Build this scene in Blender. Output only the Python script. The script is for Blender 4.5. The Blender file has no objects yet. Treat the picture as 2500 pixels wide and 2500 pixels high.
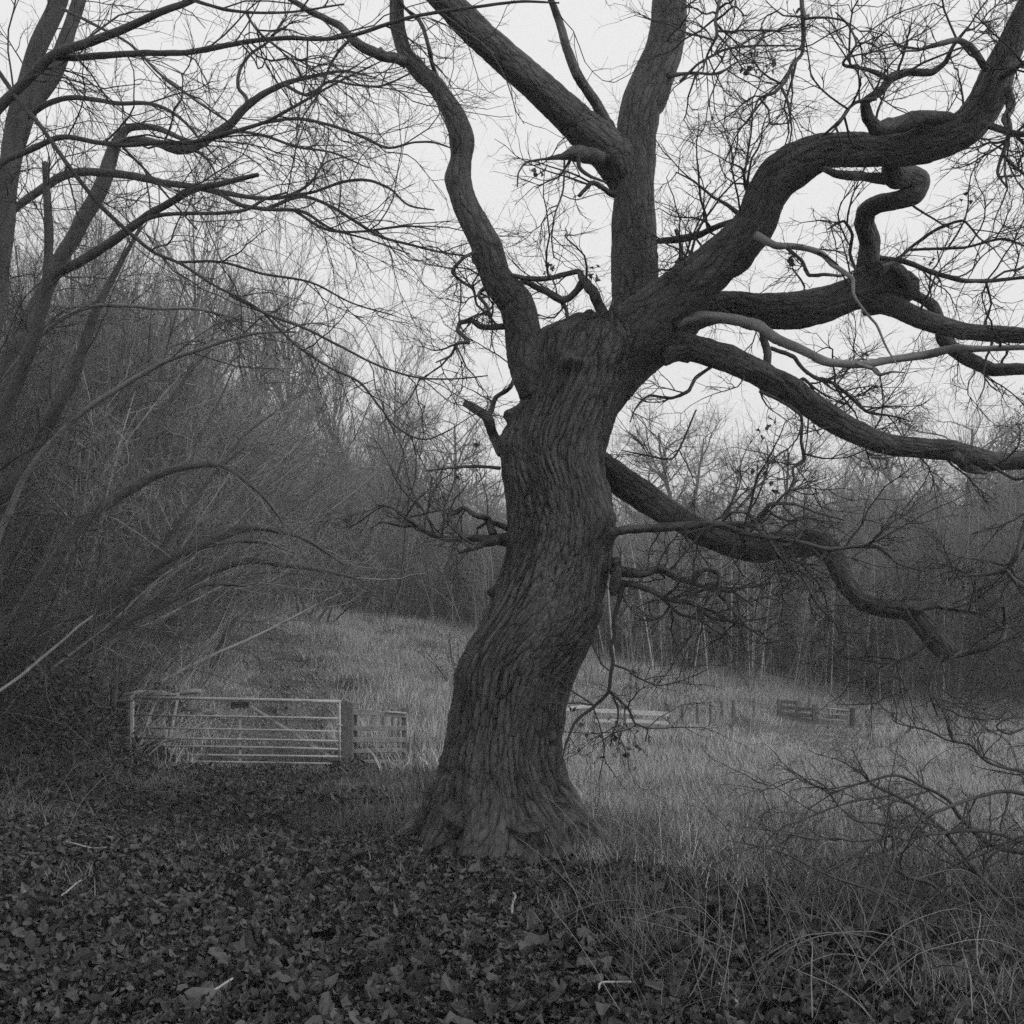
import bpy, math, random
import numpy as np
from mathutils import Vector

R = math.radians
sc = bpy.context.scene
COL = sc.collection

# ------------------------------------------------------------------ camera, sky, sun, exposure
CAM_H, HOR = 1.6, 1650.0          # eye height, horizon row of the 2500 px frame
cam_d = bpy.data.cameras.new('camera'); cam = bpy.data.objects.new('camera', cam_d); COL.objects.link(cam)
cam.location = (0, 0, CAM_H); cam.rotation_euler = (R(90), 0, 0)
cam_d.sensor_width = 36; cam_d.lens = 36; cam_d.shift_y = (HOR - 1250) / 2500
cam_d.clip_start = 0.05; cam_d.clip_end = 2000
sc.camera = cam

SUN_EL, SUN_AZ = 26, 116          # azimuth clockwise from +Y (view direction): light from the right
w = bpy.data.worlds.new('World'); sc.world = w; w.use_nodes = True
nt = w.node_tree; nt.nodes.clear()
sky = nt.nodes.new('ShaderNodeTexSky'); sky.sky_type = 'NISHITA'; sky.sun_disc = False
sky.sun_elevation = R(SUN_EL); sky.sun_rotation = R(SUN_AZ); sky.dust_density = 4
bw = nt.nodes.new('ShaderNodeRGBToBW')
mx = nt.nodes.new('ShaderNodeMix'); mx.data_type = 'FLOAT'; mx.inputs[0].default_value = 0.9; mx.inputs[3].default_value = 9.6
bg = nt.nodes.new('ShaderNodeBackground'); bg.inputs['Strength'].default_value = 0.1
wo = nt.nodes.new('ShaderNodeOutputWorld')
nt.links.new(sky.outputs[0], bw.inputs[0]); nt.links.new(bw.outputs[0], mx.inputs[2])
nt.links.new(mx.outputs[0], bg.inputs[0]); nt.links.new(bg.outputs[0], wo.inputs[0])
sl = bpy.data.lights.new('sun', 'SUN'); sl.energy = 1.5; sl.angle = R(10)
sun = bpy.data.objects.new('sun', sl); COL.objects.link(sun)
az, el = R(SUN_AZ), R(SUN_EL)
sd = Vector((math.sin(az) * math.cos(el), math.cos(az) * math.cos(el), math.sin(el)))
sun.rotation_euler = sd.to_track_quat('Z', 'Y').to_euler(); sun.location = sd * 60
sc.view_settings.view_transform = 'Standard'; sc.view_settings.look = 'None'
sc.view_settings.gamma = 1; sc.view_settings.exposure = 0; sc.view_settings.use_curve_mapping = False
sc.render.engine = 'CYCLES'
cy = sc.cycles
cy.max_bounces = 4; cy.diffuse_bounces = 2; cy.glossy_bounces = 1; cy.transmission_bounces = 2
cy.transparent_max_bounces = 4; cy.volume_bounces = 0
cy.use_denoising = False; cy.sample_clamp_indirect = 1.5; cy.sample_clamp_direct = 4; cy.use_adaptive_sampling = True; cy.adaptive_threshold = .035; cy.adaptive_min_samples = 32

rng = np.random.default_rng(11)

# ------------------------------------------------------------------ helpers
def P(px, py, Y):
    return np.array(((px - 1250) / 2500 * Y, Y, CAM_H + (HOR - py) / 2500 * Y))

YS = np.array([0, 10, 18, 24, 30, 36, 42, 50, 60, 80, 120, 300], float)
US = np.array([-1500, 0, 400, 700, 1000, 1300, 1600, 1900, 2200, 2500, 4000], float)
ZT = np.array([
    [0, .35, .8, 1.3, 2., 2.8, 3.5, 4.5, 6, 8, 10, 12],
    [0, .25, .45, 1., 1.8, 2.7, 3.7, 4.9, 6, 8, 10, 12],
    [0, .03, .0, .8, 1.7, 2.7, 3.9, 4.9, 5.8, 8, 10, 12],
    [0, 0, 0, .7, 1.55, 2.55, 3.6, 4.5, 5.4, 7.5, 10, 12],
    [0, 0, -.05, .2, .7, 1.5, 2.45, 3.7, 4.9, 7, 9, 11],
    [0, 0, -.1, 0, .2, .7, 1.5, 2.6, 4, 6.5, 9, 11],
    [0, 0, -.1, -.15, -.1, .35, 1.2, 2.3, 3.7, 6.5, 9, 11],
    [0, 0, -.1, -.2, -.3, -.15, .4, 1.5, 3, 6, 9, 11],
    [0, 0, -.12, -.3, -.45, -.52, -.3, .8, 2.5, 6, 9, 11],
    [0, 0, -.12, -.3, -.45, -.45, 0, 1.2, 3, 6.5, 9, 11],
    [0, 0, -.1, -.3, -.4, -.2, .4, 1.6, 3.4, 6.8, 9, 11]], float)
def _g0(x, y):
    u = 1250 + 2500 * x / np.maximum(y, 5.0)
    iu = np.clip(np.searchsorted(US, u) - 1, 0, len(US) - 2); iy = np.clip(np.searchsorted(YS, y) - 1, 0, len(YS) - 2)
    fu = np.clip((u - US[iu]) / (US[iu + 1] - US[iu]), 0, 1); fy = np.clip((y - YS[iy]) / (YS[iy + 1] - YS[iy]), 0, 1)
    return (ZT[iu, iy] * (1 - fu) + ZT[iu + 1, iy] * fu) * (1 - fy) + (ZT[iu, iy + 1] * (1 - fu) + ZT[iu + 1, iy + 1] * fu) * fy
def gz(x, y):
    x = np.asarray(x, float); y = np.asarray(y, float)
    s = np.clip(np.maximum(y - 6, 0) * 0.10, 0.01, 5)
    z = 0
    for a, b in ((0, 0), (1, 0), (-1, 0), (0, 1), (0, -1)):
        z = z + _g0(x + a * s, y + b * s)
    z = z / 5
    n = np.sin(x * 1.3 + y * .7) * np.sin(y * 1.1 - x * .4 + 1) * .03 + np.sin(x * .45 - y * .31) * .05 * np.clip((y - 14) / 10, 0, 1)
    return z + n

def norm(v):
    return v / np.maximum(np.linalg.norm(v, axis=-1, keepdims=True), 1e-9)

def tag(o, label=None, cat=None, group=None, kind=None):
    for k, v in (('label', label), ('category', cat), ('group', group), ('kind', kind)):
        if v: o[k] = v
    return o

def empty(name, loc, label, cat, group=None):
    o = bpy.data.objects.new(name, None); COL.objects.link(o); o.location = tuple(float(c) for c in loc)
    o.empty_display_size = .2
    return tag(o, label, cat, group)

def mesh(name, V, faces, mat, attrs=None, smooth=True):
    """faces: list of int arrays (M,3) or (M,4)"""
    faces = [f for f in faces if len(f)]
    me = bpy.data.meshes.new(name)
    V = np.ascontiguousarray(V, np.float32)
    me.vertices.add(len(V)); me.vertices.foreach_set('co', V.ravel())
    tot = np.concatenate([np.full(len(f), f.shape[1], np.int32) for f in faces])
    li = np.concatenate([np.asarray(f, np.int32).ravel() for f in faces])
    me.loops.add(len(li)); me.loops.foreach_set('vertex_index', li)
    st = np.zeros(len(tot), np.int32); st[1:] = np.cumsum(tot)[:-1]
    me.polygons.add(len(tot)); me.polygons.foreach_set('loop_start', st); me.polygons.foreach_set('loop_total', tot)
    me.polygons.foreach_set('use_smooth', np.full(len(tot), smooth, bool))
    for k, a in (attrs or {}).items():
        a = np.ascontiguousarray(a, np.float32)
        if a.ndim == 2:
            at = me.attributes.new(k, 'FLOAT_VECTOR', 'POINT'); at.data.foreach_set('vector', a.ravel())
        else:
            at = me.attributes.new(k, 'FLOAT', 'POINT'); at.data.foreach_set('value', a)
    me.update(calc_edges=True)
    if mat: me.materials.append(mat)
    return me

def obj(name, me, parent=None, link=True):
    o = bpy.data.objects.new(name, me)
    if link: COL.objects.link(o)
    if parent is not None: o.parent = parent
    return o

def merge(parts):
    """parts: [(V, [faces], attrs)] -> joined"""
    Vs, F3, F4, A, n = [], [], [], {}, 0
    for V, fs, at in parts:
        Vs.append(V)
        for f in fs:
            (F3 if f.shape[1] == 3 else F4).append(f + n)
        for k, a in at.items(): A.setdefault(k, []).append(a)
        n += len(V)
    fl = []
    if F3: fl.append(np.concatenate(F3))
    if F4: fl.append(np.concatenate(F4))
    return np.concatenate(Vs), fl, {k: np.concatenate(v) for k, v in A.items()}

def spline(pts, step, ten=1.0):
    """pts (n, d>=3): cubic through the points, resampled at about STEP along the first 3 columns"""
    pts = np.asarray(pts, float)
    seg = np.linalg.norm(np.diff(pts[:, :3], axis=0), axis=1); t = np.concatenate(([0], np.cumsum(np.maximum(seg, 1e-4))))
    m = np.zeros_like(pts)
    if len(pts) > 2:
        h = np.diff(t)[:, None]; d = np.diff(pts, axis=0) / h
        m[1:-1] = (d[:-1] * h[1:] + d[1:] * h[:-1]) / (h[:-1] + h[1:])
        m[0], m[-1] = d[0], d[-1]
    else:
        m[:] = (pts[1] - pts[0]) / t[-1]
    m *= ten
    n = max(3, int(t[-1] / step) + 1)
    s = np.linspace(0, t[-1], n); i = np.clip(np.searchsorted(t, s) - 1, 0, len(t) - 2)
    h = (t[i + 1] - t[i])[:, None]; f = ((s - t[i])[:, None]) / h
    return ((2 * f**3 - 3 * f**2 + 1) * pts[i] + (f**3 - 2 * f**2 + f) * h * m[i]
            + (-2 * f**3 + 3 * f**2) * pts[i + 1] + (f**3 - f**2) * h * m[i + 1]), s

def limb(path, sides, step, q=1.0, lump=.05, seed=0, zs=.38, cut=False, ten=1.0, knots=0.):
    """one tapering tube with parallel-transport frames. path (n,4) = xyz + radius"""
    r_ = np.random.default_rng(seed)
    C, s = spline(path, step, ten); c = C[:, :3]; rad = np.maximum(C[:, 3], .0015)
    T = norm(np.gradient(c, axis=0)); n = len(c)
    N = np.zeros((n, 3)); ref = np.array((.3, -1, .2)); N[0] = norm(ref - T[0] * ref.dot(T[0]))
    for k in range(1, n):
        v = N[k - 1] - T[k] * N[k - 1].dot(T[k]); N[k] = v / max(np.linalg.norm(v), 1e-9)
    B = np.cross(T, N)
    a = np.linspace(0, 2 * np.pi, sides, endpoint=False)
    rr = np.ones((n, sides)); rm = float(np.mean(rad))
    for k in range(7):
        f = r_.integers(1, 4); fs = r_.uniform(.25, 1.6) / max(rm, .02)
        rr += lump * r_.uniform(.3, .8) * np.sin(a[None] * f + r_.uniform(0, 6) + s[:, None] * fs * r_.uniform(.3, 1))
    if knots:
        for k in range(int(s[-1] / (rm * 4) * knots) + 1):
            s0 = r_.uniform(0, s[-1]); a0 = r_.uniform(0, 6.28); sw = rm * r_.uniform(.3, 1.0); aw = r_.uniform(.3, .9); am = r_.choice((.12, .2, .32, -.1)) * r_.uniform(.6, 1.2)
            da = (a[None] - a0 + np.pi) % (2 * np.pi) - np.pi
            rr += am * np.exp(-((s[:, None] - s0) / sw) ** 2 - (da / aw) ** 2)
    rr *= rad[:, None]
    V = c[:, None] + N[:, None] * (np.cos(a)[None, :, None] * rr[..., None]) + B[:, None] * (np.sin(a)[None, :, None] * rr[..., None])
    V = V.reshape(-1, 3)
    i = np.arange(n - 1)[:, None] * sides; j = np.arange(sides)[None]; j2 = (j + 1) % sides
    F = np.stack([i + j, i + j2, i + sides + j2, i + sides + j], -1).reshape(-1, 4)
    tip = c[-1] + (T[-1] * rad[-1] * (.15 if cut else .7)); V = np.vstack([V, tip, c[0]])
    b = (n - 1) * sides; j = np.arange(sides); j2 = (j + 1) % sides
    F3 = np.stack([b + j, b + j2, np.full(sides, n * sides)], -1)
    F3b = np.stack([j2, j, np.full(sides, n * sides + 1)], -1)
    off = r_.uniform(-9, 9, 3)
    bk = np.stack([np.cos(a)[None] * rm * q + np.zeros((n, 1)), np.sin(a)[None] * rm * q + np.zeros((n, 1)), (s[:, None] * q * zs) + np.zeros((1, sides))], -1).reshape(-1, 3)
    bk = np.vstack([bk, bk[-1], bk[0]]) + off
    br = np.concatenate([np.repeat(rad, sides), [rad[-1], rad[0]]])
    return V, [F, F3, F3b], {'bk': bk, 'br': br}

def tubes(pts, rad, sides=3):
    """pts (N,K,3), rad (N,K) -> V, faces"""
    N, K = pts.shape[:2]
    T = norm(np.gradient(pts, axis=1)); mean = norm(T.mean(1))
    ref = np.cross(mean, np.array((.31, .52, .79))); ref = norm(ref)
    n = norm(ref[:, None] - T * np.sum(ref[:, None] * T, -1, keepdims=True)); b = np.cross(T, n)
    a = np.arange(sides) * 2 * np.pi / sides
    V = pts[:, :, None] + rad[:, :, None, None] * (n[:, :, None] * np.cos(a)[None, None, :, None] + b[:, :, None] * np.sin(a)[None, None, :, None])
    base = (np.arange(N) * K * sides)[:, None, None]; i = (np.arange(K - 1) * sides)[None, :, None]; j = np.arange(sides)[None, None]; j2 = (j + 1) % sides
    F = np.stack([base + i + j, base + i + j2, base + i + sides + j2, base + i + sides + j], -1).reshape(-1, 4)
    rnd = np.repeat(np.random.default_rng(N).random(N), K * sides)
    return V.reshape(-1, 3), [F], {'rnd': rnd}

def grow(p0, d0, L, r0, seg, gnarl, up, r, tip=.35):
    N = len(p0); pts = np.zeros((N, seg + 1, 3)); pts[:, 0] = p0; d = norm(d0)
    for k in range(seg):
        d = norm(d + gnarl * r.normal(size=(N, 3)) + np.array((0, 0, 1.)) * up)
        pts[:, k + 1] = pts[:, k] + d * (L / seg)[:, None]
    t = np.linspace(0, 1, seg + 1)[None]
    return pts, r0[:, None] * (1 - (1 - tip) * t)

def kids(pts, rad, per, ang, r, t0=.2, t1=1., bias=None):
    """start points and directions for PER children on each polyline"""
    N, K = pts.shape[:2]; M = N * per; par = np.repeat(np.arange(N), per)
    t = r.uniform(t0, t1, M) * (K - 1) * .999; i = t.astype(int); f = (t - i)[:, None]
    p = pts[par, i] * (1 - f) + pts[par, i + 1] * f; d = norm(pts[par, i + 1] - pts[par, i])
    rp = rad[par, i] * (1 - f[:, 0]) + rad[par, i + 1] * f[:, 0]
    v = r.normal(size=(M, 3)); v = norm(v - d * np.sum(v * d, -1, keepdims=True))
    A = np.radians(r.normal(ang, 12, M))[:, None]
    nd = d * np.cos(A) + v * np.sin(A)
    if bias is not None: nd = norm(nd + np.asarray(bias))
    return p, nd, rp, t / (K - 1)

def spawn(paths, dens, r, ang=55, t0=.1):
    """paths: list of (n,4); random points, DENS per metre"""
    p, d, rr, tt = [], [], [], []
    for C in paths:
        seg = np.linalg.norm(np.diff(C[:, :3], axis=0), axis=1); L = seg.sum(); n = r.poisson(L * dens)
        if n == 0: continue
        cum = np.concatenate(([0], np.cumsum(seg))); s = r.uniform(t0, 1, n) * L * .999
        i = np.clip(np.searchsorted(cum, s) - 1, 0, len(seg) - 1); f = ((s - cum[i]) / np.maximum(seg[i], 1e-6))[:, None]
        a = C[i, :3] * (1 - f) + C[i + 1, :3] * f; dd = norm(C[i + 1, :3] - C[i, :3])
        v = r.normal(size=(n, 3)); v = norm(v - dd * np.sum(v * dd, -1, keepdims=True))
        A = np.radians(r.normal(ang, 14, n))[:, None]
        p.append(a); d.append(dd * np.cos(A) + v * np.sin(A)); rr.append(C[i, 3]); tt.append(s / L)
    if not p: return np.zeros((0, 3)), np.zeros((0, 3)), np.zeros(0), np.zeros(0)
    return np.concatenate(p), np.concatenate(d), np.concatenate(rr), np.concatenate(tt)

# ------------------------------------------------------------------ materials (the photograph is black and white, so every colour is a grey)
def mat(name):
    m = bpy.data.materials.new(name); m.use_nodes = True
    n = m.node_tree.nodes; b = n['Principled BSDF']
    b.inputs['Roughness'].default_value = .85
    b.inputs['Specular IOR Level'].default_value = .25
    return m, m.node_tree, b
def grey(v): return (v, v, v, 1)
def ramp(t, fac, stops):
    c = t.nodes.new('ShaderNodeValToRGB'); e = c.color_ramp.elements
    e[0].position, e[0].color = stops[0][0], grey(stops[0][1]); e[1].position, e[1].color = stops[-1][0], grey(stops[-1][1])
    for p_, v in stops[1:-1]:
        x = e.new(p_); x.color = grey(v)
    t.links.new(fac, c.inputs[0]); return c.outputs[0]
def noise(t, vec, scale, detail=4, rough=.6):
    n = t.nodes.new('ShaderNodeTexNoise'); n.inputs['Scale'].default_value = scale; n.inputs['Detail'].default_value = detail
    n.inputs['Roughness'].default_value = rough
    if vec is not None: t.links.new(vec, n.inputs['Vector'])
    return n
def attr(t, name):
    a = t.nodes.new('ShaderNodeAttribute'); a.attribute_name = name; return a
def math_(t, op, a, b=None, clamp=False):
    m = t.nodes.new('ShaderNodeMath'); m.operation = op; m.use_clamp = clamp
    for k, v in enumerate((a, b)):
        if v is None: continue
        if isinstance(v, (int, float)): m.inputs[k].default_value = v
        else: t.links.new(v, m.inputs[k])
    return m.outputs[0]
def bump(t, b, h, dist=.01, strength=1):
    n = t.nodes.new('ShaderNodeBump'); n.inputs['Distance'].default_value = dist; n.inputs['Strength'].default_value = strength
    t.links.new(h, n.inputs['Height']); t.links.new(n.outputs[0], b.inputs['Normal'])

def bark(name, cell, dark, light, amp, disp=True):
    m, t, b = mat(name)
    bk = attr(t, 'bk').outputs['Vector']
    def madd(src, k, base):
        o = t.nodes.new('ShaderNodeVectorMath'); o.operation = 'MULTIPLY_ADD'
        t.links.new(src, o.inputs[0]); o.inputs[1].default_value = k
        if isinstance(base, tuple): o.inputs[2].default_value = base
        else: t.links.new(base, o.inputs[2])
        return o.outputs[0]
    v1 = madd(noise(t, bk, 2.6, 2).outputs['Color'], (.13, .13, .04), bk)               # slow swirl of the grain
    v2 = madd(noise(t, bk, 13, 5, .7).outputs['Color'], (.05, .05, .022), v1)          # ragged edges
    long_ = madd(v2, (1, 1, .62), (0, 0, 0))
    def edge(vec, sc_, k, p_):
        vo = t.nodes.new('ShaderNodeTexVoronoi'); vo.feature = 'DISTANCE_TO_EDGE'; vo.inputs['Scale'].default_value = sc_; vo.inputs['Randomness'].default_value = 1
        t.links.new(vec, vo.inputs['Vector'])
        return math_(t, 'POWER', math_(t, 'MULTIPLY', vo.outputs['Distance'], k, True), p_)
    fur = edge(long_, cell * .62, 3.4, .45)   # long deep furrows
    crk = edge(v2, cell, 3.6, .5)             # smaller plates and cross cracks
    st = madd(bk, (1, 1, .35), (0, 0, 0))
    rid = noise(t, st, 38, 6, .75).outputs['Fac']
    fine = noise(t, bk, 120, 4, .7).outputs['Fac']
    msk = ramp(t, noise(t, bk, 3.3, 3).outputs['Fac'], [(.38, .25), (.62, 1.0)])
    h = math_(t, 'ADD', math_(t, 'MULTIPLY', math_(t, 'MULTIPLY', fur, .62), msk), math_(t, 'MULTIPLY', crk, .24))
    h = math_(t, 'ADD', h, math_(t, 'MULTIPLY', rid, .36))
    h = math_(t, 'ADD', h, math_(t, 'MULTIPLY', fine, .12))
    h = math_(t, 'ADD', h, math_(t, 'MULTIPLY', math_(t, 'SUBTRACT', 1.0, msk), .45))
    big = noise(t, bk, 2.2, 6, .7).outputs['Fac']
    hh = math_(t, 'ADD', math_(t, 'MULTIPLY', h, .8), math_(t, 'MULTIPLY', math_(t, 'SUBTRACT', big, .5), .75))
    t.links.new(ramp(t, hh, [(.34, dark), (.62, (dark * .6 + light * .4)), (1.0, light)]), b.inputs['Base Color'])
    b.inputs['Roughness'].default_value = .62; b.inputs['Specular IOR Level'].default_value = .4
    if disp:
        d = t.nodes.new('ShaderNodeDisplacement'); d.inputs['Midlevel'].default_value = .8
        br = attr(t, 'br').outputs['Fac']
        t.links.new(h, d.inputs['Height'])
        t.links.new(math_(t, 'MINIMUM', math_(t, 'MULTIPLY', br, .22), amp), d.inputs['Scale'])
        t.links.new(d.outputs[0], t.nodes['Material Output'].inputs['Displacement'])
        m.displacement_method = 'BOTH'
    else:
        bump(t, b, h, amp)
    return m

M_OAK = bark('oak_bark', 22.0, .004, .11, .06)
M_LIMB = bark('oak_limb_bark', 24.0, .004, .095, .028)
M_BARE = bark('bare_dead_wood', 5.0, .07, .26, .006, disp=False)

def simple(name, lo, hi, scale=8, dist=.004, at=None, rough=.85, detail=4, coord='Object'):
    m, t, b = mat(name)
    if at:
        a = attr(t, at).outputs['Fac']
        tc = t.nodes.new('ShaderNodeTexCoord'); n = noise(t, tc.outputs[coord], scale, detail)
        f = math_(t, 'ADD', math_(t, 'MULTIPLY', a, .7), math_(t, 'MULTIPLY', n.outputs['Fac'], .3))
    else:
        tc = t.nodes.new('ShaderNodeTexCoord'); n = noise(t, tc.outputs[coord], scale, detail)
        f = n.outputs['Fac']
    t.links.new(ramp(t, f, [(.22, lo), (.78, hi)]), b.inputs['Base Color'])
    if dist: bump(t, b, n.outputs['Fac'], dist)
    b.inputs['Roughness'].default_value = rough
    return m
def stem_mat(name, lo, hi):
    m, t, b = mat(name)
    bk = attr(t, 'bk').outputs['Vector']
    n1 = noise(t, bk, 5, 5, .65); n2 = noise(t, bk, 45, 4, .7)
    f = math_(t, 'ADD', math_(t, 'MULTIPLY', n1.outputs['Fac'], .65), math_(t, 'MULTIPLY', n2.outputs['Fac'], .35))
    t.links.new(ramp(t, f, [(.3, lo), (.5, (lo + hi) / 2), (.72, hi)]), b.inputs['Base Color'])
    bump(t, b, f, .006); b.inputs['Roughness'].default_value = .8
    return m
M_STEM = stem_mat('hazel_bark', .022, .095)
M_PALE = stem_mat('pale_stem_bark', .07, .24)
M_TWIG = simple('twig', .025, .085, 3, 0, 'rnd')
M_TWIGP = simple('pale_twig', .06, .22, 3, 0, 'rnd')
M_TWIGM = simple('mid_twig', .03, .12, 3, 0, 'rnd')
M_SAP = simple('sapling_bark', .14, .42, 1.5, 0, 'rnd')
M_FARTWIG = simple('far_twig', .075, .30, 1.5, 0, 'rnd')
M_LEAF = simple('fallen_leaf', .008, .085, 40, .004, 'rnd', rough=.5)
M_LEAFHANG = simple('withered_leaf', .03, .12, 40, 0, 'rnd')
M_BRAM = simple('bramble_leaf', .015, .06, 30, 0, 'rnd', rough=.5)
M_EVER = simple('evergreen_leaf', .012, .05, 30, 0, 'rnd', rough=.5)
M_HAZLEAF = simple('pale_hanging_leaf', .15, .4, 30, 0, 'rnd')
M_DRY = simple('dry_grass', .2, .5, 2, 0, 'rnd')
M_DRYN = simple('matted_grass', .06, .26, 2, 0, 'rnd')
M_TUS = simple('dark_tussock_grass', .03, .13, 2, 0, 'rnd')
M_TURF = simple('pale_turf', .11, .34, 2, 0, 'rnd')
M_GREEN = simple('short_grass', .05, .19, 2, 0, 'rnd')
M_POST = simple('weathered_post', .06, .17, 18, .006)
M_DARK = simple('dark_damp_wood', .02, .07, 18, .006)
M_RAIL = simple('weathered_rail', .14, .34, 14, .004)
M_RAILP = simple('pale_rail', .32, .55, 14, .004)
M_GALV = simple('galvanised_steel', .24, .46, 25, .001, rough=.5)
M_WHITE = simple('worn_white_paint', .26, .5, 25, .001, rough=.6)
M_SIGN = simple('sign_black', .008, .016, 20, 0, rough=.5)
M_LETTER = simple('sign_letters', .05, .08, 20, 0)
M_STICK = simple('bare_stick', .16, .42, 20, .003)

def ground_mat():
    m, t, b = mat('ground')
    tc = t.nodes.new('ShaderNodeTexCoord')
    g = attr(t, 'grass').outputs['Fac']
    n1 = noise(t, tc.outputs['Object'], 3.5, 8, .75); n2 = noise(t, tc.outputs['Object'], 26, 6, .8)
    f = math_(t, 'ADD', math_(t, 'MULTIPLY', n1.outputs['Fac'], .5), math_(t, 'MULTIPLY', n2.outputs['Fac'], .5))
    soil = ramp(t, f, [(.3, .010), (.7, .045)]); turf = ramp(t, f, [(.3, .07), (.7, .24)])
    mxx = t.nodes.new('ShaderNodeMix'); mxx.data_type = 'RGBA'
    t.links.new(g, mxx.inputs[0]); t.links.new(soil, mxx.inputs[6]); t.links.new(turf, mxx.inputs[7])
    t.links.new(mxx.outputs[2], b.inputs['Base Color']); bump(t, b, f, .05); b.inputs['Roughness'].default_value = 1
    return m
M_GROUND = ground_mat()

# ------------------------------------------------------------------ the ground
def vnoise(x, y, s, seed=0):
    r_ = np.random.default_rng(seed); tab = r_.random((64, 64))
    x = x / s; y = y / s; i = np.floor(x).astype(int); j = np.floor(y).astype(int); fx = x - i; fy = y - j
    fx = fx * fx * (3 - 2 * fx); fy = fy * fy * (3 - 2 * fy); i %= 64; j %= 64; i2 = (i + 1) % 64; j2 = (j + 1) % 64
    return (tab[i, j] * (1 - fx) + tab[i2, j] * fx) * (1 - fy) + (tab[i, j2] * (1 - fx) + tab[i2, j2] * fx) * fy
XR = ([0, 4.7, 8.0, 9.0, 9.7, 11, 14, 18], [2.8, 2.3, 1.6, .9, -.95, -1.15, -2.2, -3.2])
XL = ([0, 5, 10, 14, 18], [-9, -5.5, -5.0, -5.1, -5.7])
def litter(x, y):
    """1 where the ground lies under fallen leaves, 0 on grass"""
    a = np.interp(y, *XL); b = np.interp(y, *XR)
    d = np.minimum(x - a, b - x) + (vnoise(x, y, .9, 3) - .5) * 1.3 + (vnoise(x, y, .3, 4) - .5) * .5
    return np.clip(d / .7 + .5, 0, 1) * (y < 17.6)
def track(x, y):
    """the trodden path climbing behind the gate: 1 on the wheel lines"""
    u = 1250 + 2500 * x / np.maximum(y, 5)
    c1 = np.interp(y, [17, 22, 30, 40], [640, 665, 690, 650]); c2 = np.interp(y, [17, 22, 30, 40], [790, 790, 775, 690])
    wd = 2500 * .35 / np.maximum(y, 5)
    return np.clip(np.maximum(np.exp(-((u - c1) / wd) ** 2), np.exp(-((u - c2) / wd) ** 2)), 0, 1) * (y > 16) * (y < 44)

nu, nv = 120, 260
sv = np.concatenate([np.linspace(-40, 0, 20)[:-1], np.linspace(0, 30, 150)[:-1], 30 + (np.linspace(0, 1, 92) ** 1.8) * 270])
su = np.linspace(-1, 1, nu); su = np.sign(su) * (np.abs(su) ** 1.25)
YY, SS = np.meshgrid(sv, su, indexing='ij'); XX = SS * (18 + np.maximum(YY, 0) * 1.1)
GV = np.stack([XX, YY, gz(XX, YY)], -1).reshape(-1, 3)
n0, n1 = YY.shape; I = (np.arange(n0 - 1)[:, None] * n1 + np.arange(n1 - 1)[None]).ravel()
GF = np.stack([I, I + 1, I + n1 + 1, I + n1], -1)
gm = 1 - np.maximum(litter(XX, YY), .85 * track(XX, YY)).ravel()
gm = gm * (1 - .5 * np.clip((YY.ravel() - 46) / 12, 0, 1))
ground = obj('ground', mesh('ground', GV, [GF], M_GROUND, {'grass': gm}))
tag(ground, kind='structure', label='leaf-strewn ground rising to a rough grassy slope')

# ------------------------------------------------------------------ scatter for stuff (geometry nodes)
def scatter(name, protos, pos, rot, scl, idx, label, cat=None, parent=None):
    c = bpy.data.collections.new(name + '_sources')
    for k, me in enumerate(protos):
        c.objects.link(bpy.data.objects.new('%s_source_%02d' % (name, k), me))
    me = mesh_points(name, pos, rot, scl, idx)
    o = obj(name, me, parent); tag(o, label, cat, kind='stuff')
    g = bpy.data.node_groups.new(name, 'GeometryNodeTree')
    g.interface.new_socket('Geometry', in_out='INPUT', socket_type='NodeSocketGeometry'); g.interface.new_socket('Geometry', in_out='OUTPUT', socket_type='NodeSocketGeometry')
    gi = g.nodes.new('NodeGroupInput'); go = g.nodes.new('NodeGroupOutput')
    ip = g.nodes.new('GeometryNodeInstanceOnPoints'); ci = g.nodes.new('GeometryNodeCollectionInfo')
    ci.inputs['Collection'].default_value = c; ci.inputs['Separate Children'].default_value = True; ci.inputs['Reset Children'].default_value = True
    def na(n, ty):
        a = g.nodes.new('GeometryNodeInputNamedAttribute'); a.data_type = ty; a.inputs['Name'].default_value = n; return a.outputs[0]
    ip.inputs['Pick Instance'].default_value = True
    g.links.new(gi.outputs[0], ip.inputs['Points']); g.links.new(ci.outputs[0], ip.inputs['Instance'])
    g.links.new(na('idx', 'INT'), ip.inputs['Instance Index']); g.links.new(na('rot', 'FLOAT_VECTOR'), ip.inputs['Rotation'])
    g.links.new(na('scl', 'FLOAT_VECTOR'), ip.inputs['Scale']); g.links.new(ip.outputs[0], go.inputs[0])
    md = o.modifiers.new('scatter', 'NODES'); md.node_group = g
    return o
def mesh_points(name, pos, rot, scl, idx):
    me = bpy.data.meshes.new(name); n = len(pos); me.vertices.add(n)
    me.vertices.foreach_set('co', np.ascontiguousarray(pos, np.float32).ravel())
    for k, a in (('rot', rot), ('scl', scl)):
        at = me.attributes.new(k, 'FLOAT_VECTOR', 'POINT'); at.data.foreach_set('vector', np.ascontiguousarray(a, np.float32).ravel())
    at = me.attributes.new('idx', 'INT', 'POINT'); at.data.foreach_set('value', np.ascontiguousarray(idx, np.int32))
    me.update(); return me

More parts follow.
